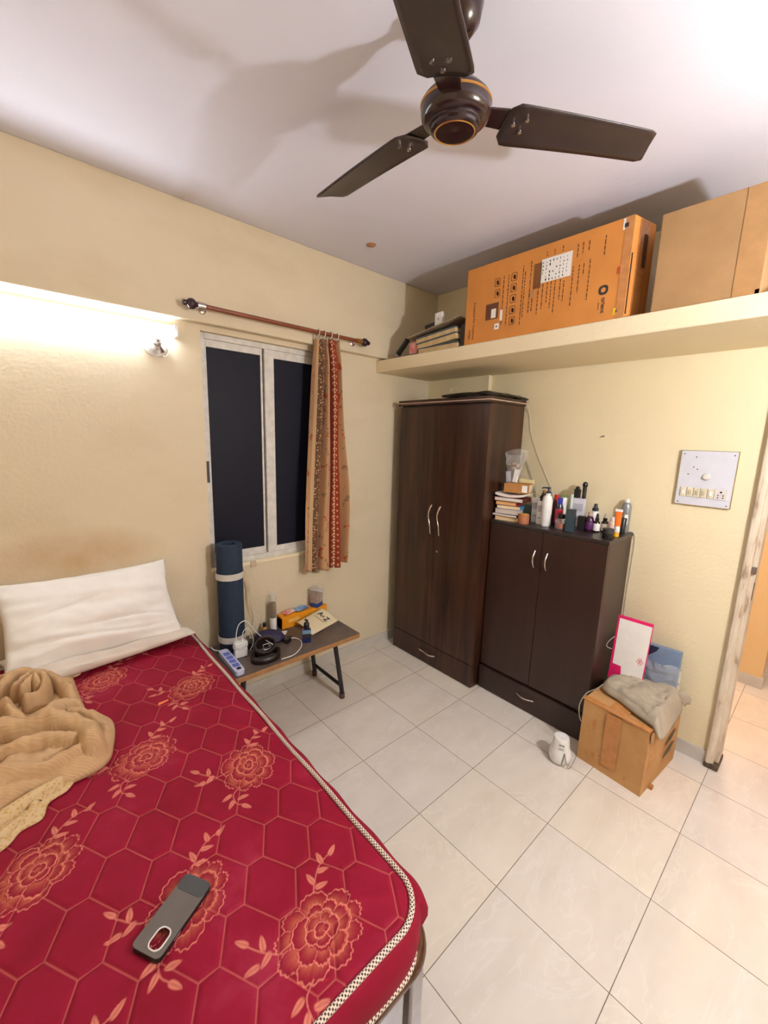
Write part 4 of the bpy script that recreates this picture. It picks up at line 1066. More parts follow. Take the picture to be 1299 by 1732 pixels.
# ------------------------------------------------------------------ cabinet
CB = thing('cabinet', 'low dark espresso two-door cabinet beside the wardrobe', 'cabinet', (-.175, -1.233, 0))
cw, cdp = .353, .175
bx(-cdp+.018, cdp-.003, -cw, cw, .0, 1.146).build('body', m_cab, CB, bevel=.002)
bx(-cdp-.004, cdp-.001, -cw-.004, cw, 1.146, 1.165).build('top', m_cabtop, CB, bevel=.002)
for s in (1, -1):
    a, c = sorted((s*.0015, s*cw))
    d_ = bx(-cdp, -cdp+.0175, a, c, .172, 1.143).build('door', m_cab, CB, bevel=.0025)
    pts = [(-.002-.022*math.sin(PI*k/16), 0, -.05+.1*k/16) for k in range(17)]
    b = MB(); b.tube(pts, .0055, 10); b.build('handle', m_chrome, d_, loc=(-cdp, s*.038, .978), smooth=True)
dr = bx(-cdp-.012, -cdp+.0175, -cw, cw, .004, .160).build('drawer', m_cab, CB, bevel=.0025)
pts = [(-.002-.022*math.sin(PI*k/16), -.055+.11*k/16, 0) for k in range(17)]
b = MB(); b.tube(pts, .0055, 10); b.build('handle', m_chrome, dr, loc=(-cdp-.012, .006, .098), smooth=True)

# ------------------------------------------------------------------ things on the cabinet
ZT = 1.165
BC = (-.262, -.955)      # centre of the book stack
def book(z, th, w, d, cover, page, label, rz, dx=0, dy=0, soft=False, spine=False):
    t = thing('book', label, 'book', (BC[0]+dx, BC[1]+dy, z), rz, 'books stacked on the left of the cabinet')
    ct = .0016 if not spine else .003
    if soft:
        V = []; Fc = []; n = 14
        for side in (0, 1):
            for j in (0, 1):
                for i in range(n+1):
                    y = -w/2+w*i/n; V.append((-d/2+d*j, y, th*side+.012*(2*i/n-1)**2))
        N = 2*(n+1)
        for i in range(n): Fc += [(i, i+1, n+1+i+1, n+1+i), (N+i, N+n+1+i, N+n+2+i, N+i+1), (i, N+i, N+i+1, i+1), (n+1+i, n+2+i, N+n+2+i, N+n+1+i)]
        Fc += [(0, n+1, N+n+1, N), (n, N+n, N+n+1+n, n+1+n)]
        b = MB(); b.add(V, Fc); b.build('pages', page, t, smooth=True)
        return t
    bx(-d/2+.003, d/2-.002, -w/2+.002, w/2-.003, ct, th-ct).build('pages', page, t)
    b = MB(); b.box(-d/2, d/2, -w/2, w/2, 0, ct); b.box(-d/2, d/2, -w/2, w/2, th-ct, th); b.box(-d/2, d/2, -w/2-.0008, -w/2+.0015, 0, th)
    if spine: b.box(-d/2, d/2, w/2-.001, w/2+.002, 0, th)
    b.build('cover', cover, t, bevel=.0006)
    return t
pgc = M('cream_pages', (232, 204, 158), .8, var=.04, vscale=200, stretch=(.1, .1, 4)); pgw = M('white_pages', (228, 218, 208), .8, var=.04, vscale=200, stretch=(.1, .1, 4)); pgo = M('yellowed_pages', (228, 180, 112), .8, var=.05, vscale=200, stretch=(.1, .1, 4)); pgg = M('grey_pages', (204, 190, 182), .8, var=.04, vscale=200, stretch=(.1, .1, 4))
cvc = M('cream_cover', (226, 196, 150), .5); cvg = M('pale_grey_cover', (190, 184, 178), .5); cvb = M('blue_cover', (70, 130, 170), .4); cvr = M('red_cover', (176, 34, 30), .4); cvm = M('maroon_cover', (86, 28, 26), .4); cvd = M('dark_cover', (70, 60, 56), .5)
book(ZT+.0005, .026, .150, .115, cvc, pgc, 'cream paperback at the very bottom of the book stack', .18, 0, .0)
book(ZT+.0275, .015, .165, .125, cvd, pgw, 'thin white-paged book second from the bottom of the stack', .10, -.005, .004)
book(ZT+.0435, .030, .150, .115, cvg, pgg, 'grey-paged thick book third from the bottom of the stack', .20, -.004, .0)
book(ZT+.0745, .022, .150, .115, cvb, pgc, 'cream-paged paperback with blue cover in mid stack', .24, .0, -.006)
book(ZT+.0975, .024, .135, .105, cvr, pgo, 'yellowed paperback with red cover above the blue one', .16, -.008, .006)
book(ZT+.1225, .026, .185, .130, cvm, pgw, 'large maroon hardback near the top of the book stack', .14, .0, -.012, spine=True)
book(ZT+.1495, .013, .180, .125, cvg, pgw, 'sagging white notebook topmost of the book stack', .20, .0, -.010, soft=True)
# small carton on books
kb = thing('small_carton', 'small brown carton box on top of the book stack', 'box', (-.235, -.985, ZT+.1765), .22)
bx(-.052, .052, -.075, .075, 0, .058).build('carton', m_kraft, kb, bevel=.0015)
bx(-.0535, -.0515, -.070, -.038, .008, .050).build('label', m_paper, kb)
bx(-.03, .03, -.0765, -.0745, .006, .052).build('side_label', M('pale_label', (214, 206, 186), .6), kb)
# plastic bag of things
pb = thing('plastic_bag', 'open clear plastic bag of small items on the little carton', 'bag', (-.238, -.935, ZT+.236), .1)
V = []; Fc = []; nr, nth = 26, 48
for j in range(nr+1):
    t = j/nr; r = .030+.030*t**.8+.012*t**3
    for i in range(nth):
        a = 2*PI*i/nth; rr_ = r*(1+.20*inoise((math.cos(a)*1.3, math.sin(a)*1.3, t*2.5), 1.6, 3)+.06*math.sin(5*a+4*t))
        V.append((rr_*.75*math.cos(a), rr_*math.sin(a)*.95-.02*t, .19*t*(1-.0*t)+(.022*math.sin(a-2.2) if t > .7 else 0)*((t-.7)/.3)))
for j in range(nr):
    for i in range(nth): a = j*nth+i; c = j*nth+(i+1) % nth; Fc.append((a, c, c+nth, a+nth))
Fc.append(tuple(range(nth-1, -1, -1)))
b = MB(); b.add(V, Fc); b.build('clear_film', clear('crumpled_clear_film', (232, 230, 228), .16, .1), pb, smooth=True)
bx(-.012, .012, -.034, -.004, .004, .085).build('white_packet', m_paper, pb, rot=(.12, .1, .3), bevel=.001)
bx(-.012, .012, .004, .030, .004, .070).build('white_packet', M('lilac_white_box', (206, 204, 218), .5), pb, rot=(-.15, .1, .2), bevel=.001)
b = MB(); rg = random.Random(9)
for k in range(9):
    c = Vector((rg.uniform(-.02, .02), rg.uniform(-.03, .03), rg.uniform(.085, .13))); b.lathe([(0, -.010), (.012, -.004), (.011, .006), (0, .010)], 10, c)
b.build('crumpled_paper', M('brownish_paper', (176, 150, 120), .8), pb, smooth=True)
# yellow envelope behind the carton
o = bx(-.002, .002, -.045, .045, 0, .105).build('envelope', M('pale_yellow_paper', (236, 218, 160), .7), loc=(-.150, -.985, ZT+.150), rot=(.05, .06, .25), bevel=.0005); tag(o, 'pale yellow envelope upright behind the small carton', 'envelope')
bk2 = thing('book', 'dark green book tucked under the right end of the stack', 'book', (-.175, -1.030, ZT), .3)
bx(-.045, .045, -.03, .03, .0, .10).build('pages', M('dark_green_cover', (32, 46, 42), .45), bk2, bevel=.002)

def lathed(name, label, cat, x, y, parts, z=ZT, rz=0.0, group=None):
    t = thing(name, label, cat, (x, y, z), rz, group)
    for pn, m, prof in parts:
        b = MB(); b.lathe(prof, 28); b.build(pn, m, t, smooth=True)
    return t
def cyl(r, z0, z1, e=.0015): return [(0, z0), (r-e, z0), (r, z0+e), (r, z1-e), (r-e, z1), (0, z1)]
lathed('candle', 'squat terracotta round candle jar beside the books', 'candle', -.300, -1.075, [('jar', M('terracotta_glass', (170, 108, 74), .4), cyl(.033, 0, .056)), ('wax_top', M('yellow_wax', (222, 160, 70), .5), cyl(.028, .056, .060))])
def boxitem(name, label, cat, x, y, w, d, h, m, rz=0.0, label_m=None, z=ZT):
    t = thing(name, label, cat, (x, y, z), rz)
    bx(-d/2, d/2, -w/2, w/2, 0, h).build('carton', m, t, bevel=.001)
    if label_m: bx(-d/2-.0008, -d/2, -w*.36, w*.36, h*.55, h*.82).build('print', label_m, t); bx(-d/2-.0008, -d/2, -w*.30, w*.30, h*.25, h*.30).build('print', label_m, t)
    return t
m_lb = M('pale_grey_print', (176, 176, 186), .5)
boxitem('white_tube_box', 'left of the two white slim cosmetic boxes by the pump bottle', 'box', -.190, -1.088, .040, .030, .150, M('cool_white_card', (222, 224, 230), .4), .35, m_lb)
boxitem('white_tube_box', 'taller-fronted slim white box touching the white pump bottle', 'box', -.225, -1.135, .030, .026, .140, m_white, .35, m_lb)
lathed('dark_bottle', 'dark brown pointed-cap bottle behind the white slim boxes', 'bottle', -.100, -1.088, [('glass', M('dark_brown_glass', (54, 32, 20), .15), [(0, 0), (.030, 0), (.032, .004), (.032, .13), (.012, .168), (.010, .175)]), ('cap', m_gold, cyl(.009, .175, .195))])
lathed('pump_bottle', 'tall white lotion pump bottle with navy pump head', 'bottle', -.246, -1.188, [('bottle', m_white, [(0, 0), (.027, 0), (.029, .004), (.029, .15), (.024, .175), (.013, .184), (.013, .196)]), ('pump', M('navy_plastic', (34, 36, 70), .35), [(0, .196), (.014, .196), (.014, .206), (.005, .208), (.005, .222), (.011, .223), (.011, .232), (0, .232)])])
pr = bpy.data.objects[[o.name for o in bpy.data.objects if o.name.startswith('pump_bottle')][0]]
b = MB(); b.tube([(0, 0, .228), (-.012, .028, .227), (-.014, .034, .222)], .004, 8); b.build('nozzle', bpy.data.materials['navy_plastic'], pr, smooth=True)
m_redl = M('red_print_label', (186, 30, 34), .35, col2=(150, 30, 60), vscale=30)
lathed('red_cap_bottle', 'dark bottle with bright red cap behind the blue-capped bottle', 'bottle', -.170, -1.205, [('body', M('dark_maroon_plastic', (76, 22, 32), .3), [(0, 0), (.018, 0), (.018, .13), (.012, .15)]), ('cap', M('bright_red_cap', (206, 30, 30), .35), cyl(.0125, .150, .184))])
lathed('blue_cap_bottle', 'red labelled bottle with royal blue cap beside the white tube', 'bottle', -.214, -1.249, [('body', M('navy_glass', (30, 32, 62), .15), [(0, 0), (.021, 0), (.022, .003), (.022, .112), (.014, .138)]), ('label', m_redl, [(.0222, .030), (.0226, .032), (.0226, .108), (.0222, .110)]), ('cap', M('royal_blue_cap', (38, 44, 150), .3), cyl(.014, .138, .174))])
t = lathed('white_tube', 'white face-wash tube with a green leaf-shaped flip top', 'tube', -.085, -1.215, [('body', m_white, [(0, 0), (.018, 0), (.019, .004), (.022, .12), (.022, .160), (.020, .163), (0, .163)])])
b = MB(); b.lathe([(0, .163), (.008, .163), (.008, .170), (.022, .174), (.0, .180)], 20, sx=1.3, sy=.8); b.build('green_top', M('leaf_green', (108, 160, 66), .4), t, smooth=True)
t = thing('perfume_bottle', 'round glass perfume bottle of amber liquid with black cap', 'bottle', (-.262, -1.288, ZT), .2)
b = MB(); b.lathe([(0, .006), (.026, .006), (.027, .036), (.0, .036)], 28); b.build('liquid', M('amber_liquid', (170, 72, 34), .1, var=.03), t, smooth=True)
b = MB(); b.lathe([(0, 0), (.029, 0), (.031, .005), (.031, .052), (.026, .060), (.012, .062), (0, .062)], 28); b.build('glass', clear('clear_glass', opacity=.10, rough=.03), t, smooth=True)
b = MB(); b.lathe(cyl(.020, .063, .088)); b.build('cap', m_black, t, smooth=True)
boxitem('teal_box', 'dark teal box standing at the front middle of the cabinet top', 'box', -.268, -1.345, .046, .040, .125, M('dark_teal_card', (38, 58, 68), .35), .25)
bx(-.021, -.0205, -.021, .021, .098, .122).build('top_band', M('slate_band', (52, 60, 64), .4), [o for o in bpy.data.objects if o.name.startswith('teal_box')][0])
boxitem('white_box', 'large white box holding combs behind the teal box', 'box', -.075, -1.300, .072, .050, .168, M('lavender_white_card', (214, 212, 224), .45), .22, m_lb)
boxitem('black_box', 'small black box right of the teal box', 'box', -.185, -1.372, .036, .036, .082, m_black, .2)
# combs standing in the white box
cm = thing('hair_brush', 'taller black hair brush sticking up from the white box', 'brush', (-.068, -1.322, ZT+.169), 0)
b = MB(); b.prism(rrect(.030, .016, .006), 0, .072); b.lathe([(.013, .07), (.015, .080), (.012, .094), (0, .100)], 16); b.build('brush_head', m_black, cm, bevel=.002)
cm = thing('comb', 'shorter black comb beside the brush on the white box', 'comb', (-.075, -1.285, ZT+.169), 0)
b = MB(); b.prism(rrect(.026, .034, .006), 0, .052); b.lathe([(.010, .05), (.013, .056), (.010, .066), (0, .070)], 16); b.build('comb_body', m_black, cm, bevel=.002)
lathed('mint_tube', 'small pale green capped tube leaning at the left of the comb', 'tube', -.100, -1.266, [('tube', M('pale_mint_plastic', (206, 222, 206), .4), [(0, 0), (.009, 0), (.011, .15), (.009, .188), (0, .19)])])
m_pur = M('dark_purple_glass', (58, 22, 50), .15, var=.08); m_purl = M('purple_label', (86, 34, 92), .4)
lathed('purple_bottle', 'dark purple bottle with pale cap in front of the white spray', 'bottle', -.165, -1.408, [('glass', m_pur, [(0, 0), (.022, 0), (.024, .004), (.024, .060), (.018, .078), (.011, .086)]), ('label', m_purl, [(.0242, .012), (.0246, .013), (.0246, .052), (.0242, .053)]), ('cap', M('brownish_clear_cap', (190, 160, 140), .3), cyl(.012, .086, .108))])
lathed('spray_bottle', 'white spray bottle with black nozzle behind the purple bottle', 'bottle', -.085, -1.402, [('body', m_white, [(0, 0), (.025, 0), (.026, .003), (.026, .085), (.020, .102), (.012, .108)]), ('nozzle', M('charcoal_nozzle', (48, 48, 52), .4), [(0, .108), (.017, .108), (.017, .124), (.011, .126), (.009, .148), (0, .150)])])
m_drop = M('dark_dropper_glass', (44, 24, 20), .15)
for x, y, lb, cap in ((-.160, -1.446, 'white labelled dropper bottle with black bulb right of the purple bottle', m_black), (-.120, -1.474, 'dropper bottle with white bulb tip behind the pink glass jar', m_white)):
    lathed('dropper_bottle', lb, 'bottle', x, y, [('glass', m_drop, [(0, 0), (.0165, 0), (.0175, .003), (.0175, .055), (.010, .064)]), ('label', m_paper, [(.0177, .008), (.018, .009), (.018, .048), (.0177, .049)]), ('collar', m_black, cyl(.0105, .064, .080)), ('bulb', cap, [(0, .080), (.007, .080), (.0075, .096), (.0045, .106), (0, .108)])])
lathed('pink_glass_bottle', 'short clear bottle with pinkish label behind the black jar', 'bottle', -.115, -1.512, [('glass', M('pink_white_glass', (222, 190, 176), .2, var=.12, vscale=60), [(0, 0), (.021, 0), (.022, .003), (.022, .060), (.014, .070)]), ('cap', M('silver_white_cap', (214, 210, 208), .25), cyl(.012, .070, .092))])
lathed('black_jar', 'flat matte black round jar at the front corner of the cabinet', 'jar', -.270, -1.548, [('jar', m_black, cyl(.026, 0, .026)), ('lid', M('charcoal_lid', (40, 40, 40), .6), cyl(.0265, .0265, .052))])
# orange tube (standing on its cap)
t = thing('orange_tube', 'orange cream tube with white crimped end and yellow cap', 'tube', (-.188, -1.562, ZT), .1)
b = MB(); b.lathe(cyl(.0135, 0, .022), 20); b.build('cap', M('yellow_cap', (236, 180, 40), .35), t, smooth=True)
V = []; Fc = []; nn_ = 24; rings_ = 12
for j in range(rings_+1):
    q = j/rings_
    for i in range(nn_): a = 2*PI*i/nn_; V.append(((.013*(1-q)+.0015*q)*math.cos(a), (.0135+.0035*q)*math.sin(a), .0225+.118*q))
for j in range(rings_):
    for i in range(nn_): a = j*nn_+i; c = j*nn_+(i+1) % nn_; Fc.append((a, c, c+nn_, a+nn_))
Fc.append(tuple(rings_*nn_+i for i in range(nn_)))
b = MB(); b.add(V, Fc); ot = b.build('tube_body', M('bright_orange_plastic', (240, 118, 34), .35, var=.03), t, smooth=True)
bx(-.0025, .0025, -.0178, .0178, .136, .150).build('crimped_end', m_white, t, bevel=.001)
b = MB(); b.lathe([(.0132, .024), (.0138, .025), (.0132, .058), (.0125, .058)], 24, sx=.96, sy=1.05); b.build('white_band', m_white, t, smooth=True)
lathed('black_cup', 'black tumbler cup in front of the silver spray can', 'cup', -.075, -1.553, [('cup', M('black_tumbler', (24, 24, 27), .35), [(0, 0), (.015, 0), (.0175, .085), (.016, .087), (.0145, .06), (0, .055)])])
t = lathed('spray_can', 'silver aerosol can with white cap at the cabinet end', 'can', -.032, -1.548, [('can', M('silver_can', (150, 154, 158), .3, metal=.5, var=.03), [(0, 0), (.023, 0), (.024, .002), (.024, .150), (.020, .166), (.012, .172)]), ('cap', m_white, [(0, .172), (.011, .172), (.010, .188), (.007, .192), (0, .192)])])
bx(-.0246, -.020, -.008, .010, .050, .105).build('pale_label', m_paper, t, rot=(0, 0, .5))

# ------------------------------------------------------------------ switch board
sb = thing('switch_board', 'pale lilac switch board with six modules on the wall', 'switch board', (0, -1.876, 1.50))
def wallbox(parent, name, y0, y1, z0, z1, t0, t1, m, bev=.001): return bx(-t1, -t0, y0, y1, z0, z1).build(name, m, parent, bevel=bev)
bp_ = bx(-.014, 0, -.113, .113, -.137, .137).build('board', M('lilac_grey_sunmica', (212, 212, 222), .35, var=.02), sb, bevel=.001)
b = MB()
for yy, zz in ((-.113, -.137), (-.113, .137), (.113, -.137), (.113, .137)): pass
b.box(-.0145, -.0, -.1155, -.1128, -.1385, .1385); b.box(-.0145, 0, .1128, .1155, -.1385, .1385); b.box(-.0145, 0, -.1155, .1155, -.139, -.1368); b.box(-.0145, 0, -.1155, .1155, .1368, .139)
b.build('board_edge', M('wood_board_edge', (150, 130, 84), .6), sb)
m_sw = M('aged_ivory_switch', (222, 212, 186), .4)
zrow = -.072
for k in range(5):
    yy = .082-k*.0285
    s_ = bx(-.019, -.014, yy-.0125, yy+.0125, zrow-.024, zrow+.024).build('switch', m_sw, sb, bevel=.0015)
    bx(-.0225, -.019, yy-.006, yy+.006, zrow-.011, zrow+.011).build('rocker', M('rocker_%s' % ('white' if k in (0, 4) else 'tan'), (240, 238, 230) if k in (0, 4) else (200, 186, 150), .35), s_, rot=None, bevel=.001)
s_ = bx(-.019, -.014, -.098, -.046, zrow-.026, zrow+.026).build('socket', M('ivory_socket', (214, 208, 204), .4), sb, bevel=.0015)
b = MB()
mr = Matrix.Rotation(-PI/2, 4, 'Y')
for (yy, zz, r) in ((-.072, .012, .0045), (-.062, -.004, .003), (-.082, -.004, .003), (-.062, -.016, .003), (-.082, -.016, .003)): b.lathe([(r, 0), (r, .0006)], 12, mat=Matrix.Translation((-.0192, yy, zrow+zz)) @ mr)
b.build('socket_holes', m_black, s_)
b = MB(); b.lathe([(.016, 0), (.016, .006), (.013, .012), (.0, .013)], 24, mat=Matrix.Translation((-.014, -.005, .010)) @ mr); b.build('regulator_knob', m_offw, sb, smooth=True)
b = MB()
for yy, zz in ((.049, .106), (.054, .055), (.038, .045), (.073, .018), (-.1, .12), (.1, .12), (-.1, -.125), (.1, -.125)): b.lathe([(.003, 0), (.003, .0008)], 10, mat=Matrix.Translation((-.0142, yy, zz)) @ mr)
b.build('screw_holes', m_inkd, sb)
b = MB(); b.lathe([(.003, 0), (.003, .012), (.006, .013), (0, .015)], 10, mat=Matrix.Translation((0, -1.369, 1.701)) @ mr); o = b.build('nail', m_steel); tag(o, 'small nail in the wall above the cabinet', 'nail')

# ------------------------------------------------------------------ boxes on the loft
LZ = 2.191
fb = thing('fan_carton', 'orange-brown printed carton with ring logo on the loft slab', 'box', (-.57, -1.175, LZ))
# local: front plane x=0, y from +.43 to -.43
Lf = .425
b = MB(); b.prism([(0, -Lf), (.155, -Lf-.034), (.155, Lf), (0, Lf)], 0, .405); b.build('carton', m_kraftO, fb, bevel=.004)
efm = Matrix.Translation((0, -Lf, 0)) @ Matrix.Rotation(math.atan2(-.034, .155), 4, 'Z')
b = MB(); b.box(.040, .110, -.004, -.0005, .01, .395, mat=efm); b.box(-.0015, .001, -Lf, -Lf+.035, .0, .404); b.build('tape', m_tape, fb)
b = MB(); b.box(.004, .010, -.0025, .0005, .02, .26, mat=efm); b.build('torn_slit', M('dark_slit', (52, 30, 16), .9), fb)
b = MB(); b.prism([(p[0]*.25, p[1]) for p in rrect(.10, .13, .01)], 0, .002, mat=efm @ Matrix.Translation((.085, -.0045, .28)) @ Matrix.Rotation(PI/2, 4, 'X')); b.build('hand_hole', M('hole_shadow_card', (90, 56, 28), .9), fb)
def on(yneg, z, lift=.0006, right=(0, 0, -1), up=(0, -1, 0)):   # yneg = -world y, z world
    return frame(right, up, (-lift, -yneg+1.175, z-LZ))
def rectf(name, a, c, z0, z1, m, lift=.0012):
    return bx(-lift, -.0001, -c+1.175, -a+1.175, z0-LZ, z1-LZ).build(name, m, fb)
m_logo = M('logo_ink', (52, 46, 46), .6)
text('orient', .0265, m_logo, fb, on(1.509, 2.262), 'brand_text', bold=.0004)
text('electric', .010, m_ink, fb, on(1.490, 2.262), 'small_text')
b = MB(); ro2, ri2 = rrect(.040, .040, .016), rrect(.020, .020, .009); n = len(ro2)
vs = [(x, y, 0) for x, y in ro2+ri2]; b.add(vs, [(i, (i+1) % n, n+(i+1) % n, n+i) for i in range(n)]); o = b.build('logo_ring', m_logo, fb); o.matrix_local = on(1.504, 2.326, .0009)
rectf('shipping_label', 1.197, 1.347, 2.424, 2.530, m_paper)
b = MB(); rg = random.Random(2)
for k in range(8):
    a = 1.205+.017*k
    for q in range(6):
        if rg.random() < .75: zz = 2.43+.016*q; b.box(-.0018, -.0013, -(a+rg.uniform(.0015, .006))+1.175, -a+1.175, zz-LZ, zz+rg.uniform(.004, .011)-LZ)
b.build('label_print', m_inkd, fb)
rectf('corner_label', 1.556, 1.586, 2.548, 2.592, m_paper)
rectf('corner_mark', 1.562, 1.578, 2.556, 2.572, m_inkd, .0018)
rectf('yellow_sticker', 1.554, 1.582, 2.213, 2.240, M('yellow_sticker', (240, 200, 40), .5))
text('A', .018, m_inkd, fb, frame((0, -1, 0), (0, 0, 1), (-.0018, -1.568+1.175, 2.2265-LZ)), 'sticker_letter')
rectf('barcode', .889, .968, 2.306, 2.388, M('barcode_brown', (128, 78, 44), .7))
b = MB()
for k in range(12): yy = .893+.0062*k; b.box(-.0018, -.0013, -yy-.0028+1.175, -yy+1.175, 2.31-LZ, 2.384-LZ)
b.build('barcode_bars', m_ink, fb)
rectf('white_sticker', .925, .955, 2.312, 2.358, m_paper, .0020)
rectf('white_sticker', .980, .994, 2.290, 2.345, m_paper)
rectf('white_sticker', .950, .978, 2.250, 2.280, m_paper); rectf('sticker_dot', .960, .968, 2.261, 2.269, m_inkd, .0018)
text('Protected For Customer', .0195, m_ink, fb, on(.812, 2.316), 'side_text')
text('Delight', .0185, m_ink, fb, on(.786, 2.248), 'side_text')
def icon(y, z, s=.040):
    b = MB(); o1, i1 = rrect(s, s*.82, .006), rrect(s-.005, s*.82-.005, .005); n = len(o1)
    b.add([(x, yy, 0) for x, yy in o1+i1], [(i, (i+1) % n, n+(i+1) % n, n+i) for i in range(n)])
    b.box(-.010, .008, -.005, .006, 0, .0003); b.box(-.004, .012, -.001, .009, 0, .0003)
    o = b.build('handling_icon', m_ink, fb); o.matrix_local = on(y, z, .0009)
for y, z in ((.951, 2.487), (.955, 2.432), (1.051, 2.491), (1.051, 2.439), (1.052, 2.386), (1.053, 2.331), (1.055, 2.278)): icon(y, z)
b = MB(); rg = random.Random(5)
for y, z0_, z1_ in ((.990, 2.27, 2.51), (1.018, 2.26, 2.51), (1.100, 2.25, 2.53), (1.112, 2.28, 2.50), (1.143, 2.30, 2.54), (1.160, 2.30, 2.40), (1.190, 2.28, 2.42), (1.213, 2.30, 2.42), (1.236, 2.33, 2.42), (1.255, 2.30, 2.42), (1.275, 2.27, 2.42), (1.300, 2.33, 2.42), (1.318, 2.32, 2.41), (1.357, 2.29, 2.46), (1.371, 2.49, 2.55), (1.385, 2.34, 2.46), (1.394, 2.50, 2.55), (1.405, 2.41, 2.46), (1.421, 2.51, 2.55), (1.432, 2.30, 2.47), (1.490, 2.47, 2.55), (1.222, 2.54, 2.56), (1.26, 2.54, 2.56), (1.30, 2.54, 2.565)):
    z = z1_; b = MB()
    while z > z0_:
        l = rg.uniform(.006, .022); l = min(l, z-z0_)
        b.box(-.0011, -.0006, -y-.0028+1.175, -y+.0012+1.175, z-l-LZ, z-LZ); z -= l+.005
    b.build('small_print', m_ink, fb)
b = MB(); b.box(-.0011, -.0006, -1.590+1.175, -1.578+1.175, 2.30-LZ, 2.49-LZ); b.build('tape_print', M('faded_white_print', (214, 176, 130), .6), fb)
rectf('red_mark', 1.552, 1.566, 2.378, 2.406, M('red_brown_mark', (176, 70, 30), .6))
b = MB(); b.prism([(0, 0), (.03, .004), (.034, .03), (.004, .034)], 0, .001, mat=on(1.150, 2.395, .003) @ Matrix.Rotation(.3, 4, 'X')); b.build('peeled_flap', M('pale_torn_card', (214, 160, 108), .8), fb)
rectf('torn_patch', 1.160, 1.200, 2.405, 2.520, M('torn_ridged_card', (128, 80, 40), .9, var=.1, stretch=(1, 60, 1)))

lb = thing('large_carton', 'large plain pale brown carton at the right end of the loft', 'box', (-.572, -1.700, LZ), math.radians(0))
b = MB(); b.box(0, .50, -.34, 0, 0, .368); cb2 = b.build('carton', m_kraft2, lb, bevel=.005)
b = MB(); b.box(-.0018, 0, -.338, -.262, .004, .364); b.build('tape', M('clear_brown_tape', (168, 126, 80), .3, var=.06), lb)
b = MB(); b.box(-.0018, .0, -.34, -.325, -.0, .02); b.build('crushed_corner', m_kraft, lb, bevel=.001)

# pile left of the fan carton
PX = -.50
t = thing('folded_carton', 'pale folded carton with blue edges lying at the left end of the loft', 'box', (-.46, -.50, LZ), math.radians(0))
m_pc2 = M('pale_tan_card', (206, 178, 132), .85, var=.1, vscale=20); m_be2 = M('blue_grey_tape', (84, 100, 112), .5)
for k, (y0_, y1_, z0_, z1_, tilt) in enumerate(((-.20, .115, .0, .032, .0), (-.195, .125, .040, .072, -.08), (-.19, .13, .080, .105, -.08))):
    o = bx(-.11, .11, y0_, y1_, z0_, z1_).build('layer', m_pc2, t, rot=(tilt, 0, 0), bevel=.003)
    bx(-.113, .113, y0_-.003, y1_+.003, z1_+.001, z1_+.006).build('blue_edge', m_be2, o, rot=None, bevel=.001)
o = bx(-.10, .12, -.21, .21, 0, .006).build('cardboard_sheet', M('brown_grey_sheet', (168, 146, 120), .7), loc=(-.47, -.485, LZ+.142), rot=(-.16, .02, .03), bevel=.001); tag(o, 'thin brown board laid slanting over the folded carton', 'board')
o = bx(-.012, .012, -.030, .030, 0, .085).build('white_socket_box', m_white, loc=(-.52, -.510, LZ+.158), rot=(-.08, .1, 0), bevel=.003); tag(o, 'small white plastic box standing on top of the loft pile', 'box')
b = MB(); b.lathe([(.004, 0), (.004, .001)], 10, mat=Matrix.Translation((-.0125, 0, .045)) @ mr); b.build('screw_hole', m_inkd, o)
o = bx(-.03, .03, -.05, .05, 0, .030).build('black_adapter', m_black, loc=(-.47, -.42, LZ+.168), rot=(-.14, 0, .1), bevel=.004); tag(o, 'flat black gadget behind the white box on the loft pile', 'gadget')
t = thing('torch', 'black torch leaning on the folded carton at the loft left end', 'torch', (-.540, -.215, LZ+.018), 0)
b = MB(); b.tube([(0, .045, .02), (0, -.04, .095)], .018, 16); b.build('barrel', m_black, t, smooth=True)
b = MB(); b.tube([(0, .047, .018), (0, .058, .008)], [.022, .024], 16); b.build('head', m_steel, t, smooth=True)
o = bx(-.04, .04, -.035, .035, 0, .075).build('red_white_pouch', M('red_white_plastic', (190, 60, 60), .5, col2=(214, 200, 190), vscale=14), loc=(-.525, -.325, LZ+.012), rot=(-.0, 0, .1), bevel=.012, seg=3); tag(o, 'red and white pouch between the torch and folded carton', 'pouch')
o = bx(-.06, .06, -.05, .05, 0, .10).build('grey_bundle', M('grey_brown_cloth', (150, 130, 108), .9, var=.15), loc=(-.40, -.235, LZ), rot=(0, 0, .2), bevel=.02, seg=4); tag(o, 'grey-brown cloth bundle behind the black torch', 'bundle')
o = bx(-.09, .09, -.018, .018, 0, .13).build('dark_case', M('dark_brown_case', (48, 34, 28), .5), loc=(-.47, -.728, LZ), rot=(.0, 0, .0), bevel=.008); tag(o, 'dark brown case squeezed beside the printed carton', 'case')

